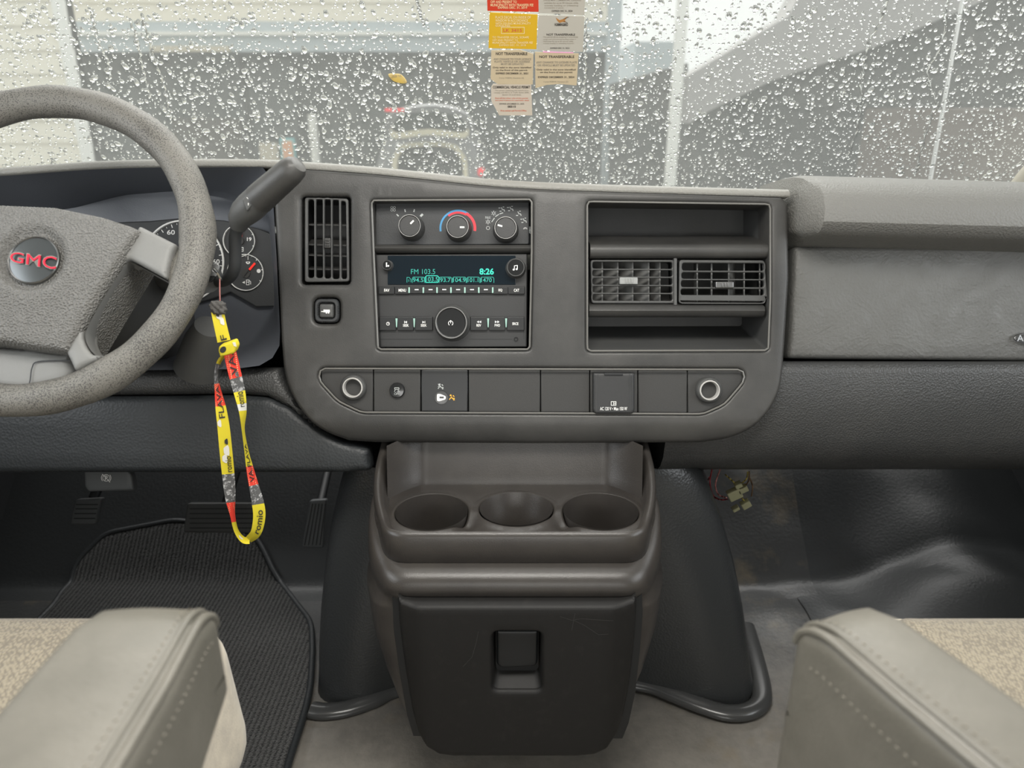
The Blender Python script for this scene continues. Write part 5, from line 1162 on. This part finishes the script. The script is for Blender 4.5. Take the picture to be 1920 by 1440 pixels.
# posts, sheds right
t = thing('porch_column', 'pale square column at the right corner of the garage', 'column', (aty(1170, 200, 12)[0], 12, GZ)); mb = MB(); bx(mb, 1145, 1170, -60, 400, 12, .2, 'band', GZ); mb.build('shaft', t); mb = MB(); bx(mb, 1141, 1174, -60, -40, 11.96, .28, 'trim_white'); mb.build('capital', t)
a = aty(1268, 200, 8.0); mb = MB(); mb.add(boxp(a[0]-.05, a[0]+.05, 8.0, 8.1, GZ, 3.4), 'trim_white'); mb.build('white_post', None, label='slim white post in front of the bright sky right of the permits', cat='post')
mb = MB(); bx(mb, 1192, 1268, 78, 400, 22, 3, 'band', GZ); mb.build('pale_house', None, label='distant pale blue house wall below the sky right of the garage', cat='building')
t = thing('dark_shed', 'dark building with wide sloping grey eave filling the right of the windscreen', 'building', (5, 9, GZ))
YS = 9.0
def q3(x, y, Y): return tuple(aty(x, y, Y))
eave = [(1290, 142), (1478, 30), (1500, -10), (1560, -90), (2300, -400), (2300, -120), (1960, -60), (1830, 8), (1640, 88), (1450, 150), (1330, 208), (1292, 232)]
mb = MB(); mb.add(loft([[q3(x, y, YS) for x, y in eave], [(p[0], p[1]+.5, p[2]) for p in [q3(x, y, YS) for x, y in eave]]]), 'soffit'); mb.build('eave', t)
wallp = [(1292, 225), (1330, 200), (1450, 142), (1640, 80), (1830, 0), (1960, -70), (2400, -200)]
top = [q3(x, y, YS+.3) for x, y in wallp]; pts = top+[(top[-1][0], YS+.3, GZ), (top[0][0], YS+.3, GZ)]
mb = MB(); mb.add(loft([pts, [(p[0], p[1]+2.5, p[2]) for p in pts]]), 'barn'); mb.build('wall', t)
mb = MB(); pts = [q3(x, y, YS+1.2) for x, y in ((1170, 152), (1290, 118), (1300, 345), (1170, 345))]; pts[2] = (pts[2][0], pts[2][1], GZ); pts[3] = (pts[3][0], pts[3][1], GZ); mb.add(loft([pts, [(p[0], p[1]+1.5, p[2]) for p in pts]]), 'barn'); mb.build('lean_to', t)
mb = MB(); bx(mb, 1845, 2100, 205, 400, 6.0, 2, 'brick', GZ); mb.build('brick_pier', None, label='brownish low wall at the far right behind the aerial', cat='wall')
a, b = aty(1742, 350, 1.75), aty(1808, -20, 1.62); mb = MB(); mb.add(tube([a-(b-a)*.25, a, b, b+(b-a)*.2], [.0045, .0042, .0036, .003], 10), 'rod'); mb.build('radio_aerial', None, label='thin silver aerial rod standing outside the right of the windscreen', cat='aerial')
# hatchback with the tailgate up
YCAR = 10.0; S_ = YCAR*.93/FPX
hb_ = thing('hatchback', 'grey hatchback with raised tailgate parked facing away beyond the dashboard', 'car', (*aty(805, 300, YCAR)[:2], GZ))
def cpx(L, Y=YCAR): return [q3(x, y, Y) for x, y in L]
bodyL = cr([(702, 400), (704, 330), (712, 290), (724, 262), (745, 250), (805, 246), (862, 250), (884, 264), (896, 290), (906, 325), (910, 400)], 4)
mb = MB(); openg = cr([(736, 400), (735, 310), (742, 285), (758, 270), (805, 266), (850, 270), (866, 284), (876, 310), (878, 400)], 4)
n_ = 60; A_ = [q3(x, y, YCAR) for x, y in resample(bodyL, n_)]; Bq = [q3(x, y, YCAR-.02) for x, y in resample(openg, n_)]
mb.add(loft([[ (p[0], p[1]+3.4, p[2]-.25) for p in A_], [(p[0], p[1]+2.5, p[2]) for p in A_], A_, Bq], closed=False), 'car_paint'); mb.build('body', hb_, angle=40)
mb = MB(); C2 = [q3(x, y, YCAR+.02) for x, y in resample(cr([(745, 400), (744, 312), (750, 290), (762, 278), (805, 274), (846, 278), (858, 290), (868, 312), (870, 400)], 4), n_)]
mb.add(loft([Bq, C2, [(p[0], p[1]+.08, p[2]) for p in C2]], closed=False), 'car_cream'); mb.build('opening_trim', hb_)
mb = MB(); mb.add(loft([[(p[0], p[1]+.08, p[2]) for p in C2], [(p[0]*.97-.03, p[1]+1.8, p[2]-.1) for p in C2]], closed=False), 'car_glass'); p = q3(805, 300, YCAR+1.8); mb.add(boxp(p[0]-.5, p[0]+.5, YCAR+1.8, YCAR+1.85, GZ+.3, p[2]+.4), 'car_glass'); mb.build('cabin', hb_)
gate = cr([(722, 246), (726, 222), (745, 207), (790, 198), (830, 198), (865, 208), (884, 224), (888, 246), (868, 262), (805, 256), (742, 262)], 4, True)
gw = cr([(736, 240), (742, 224), (760, 214), (805, 208), (850, 214), (868, 224), (874, 240), (860, 252), (805, 246), (750, 252)], 4, True)
fg = Frame(aty(805, 230, YCAR-.5), (0, -.55, 1)); mb = MB(); mb.add(plate([fg.P(gate), fg.P(gw)], -.04, .02, .01), 'car_paint', fg); mb.build('tailgate', hb_)
tg = [o for o in hb_.children if o.name.startswith('tailgate')][0]; LOC[tg] = LOC[hb_]
mb = MB(); mb.add(plate([fg.P(gw)], -.02, .0, .003), 'car_glass', fg); mb.build('rear_window', tg)
mb = MB(); mb.add(plate([fg.P(cr([(733, 238), (745, 247), (805, 240), (866, 247), (877, 238), (872, 257), (805, 251), (740, 258)], 3, True))], .018, .03, .004), 'car_cream', fg); mb.build('inner_panel', tg)
for x0, x1, y0, y1, nm in ((896, 909, 315, 330, 'tail_light'), (702, 712, 318, 332, 'tail_light')):
    mb = MB(); a, b = q3(x0, y0, YCAR), q3(x1, y1, YCAR); mb.add(rbox(((b[0]-a[0])/2, .05, (a[2]-b[2])/2), .03, 4, ((a[0]+b[0])/2, YCAR, (a[2]+b[2])/2)), 'taillight'); mb.build(nm, hb_)
mb = MB(); a, b = q3(722, 203, YCAR-.7), q3(758, 209, YCAR-.7); mb.add(boxp(a[0], b[0], YCAR-.72, YCAR-.68, b[2], a[2]), 'taillight'); mb.build('brake_light', tg)
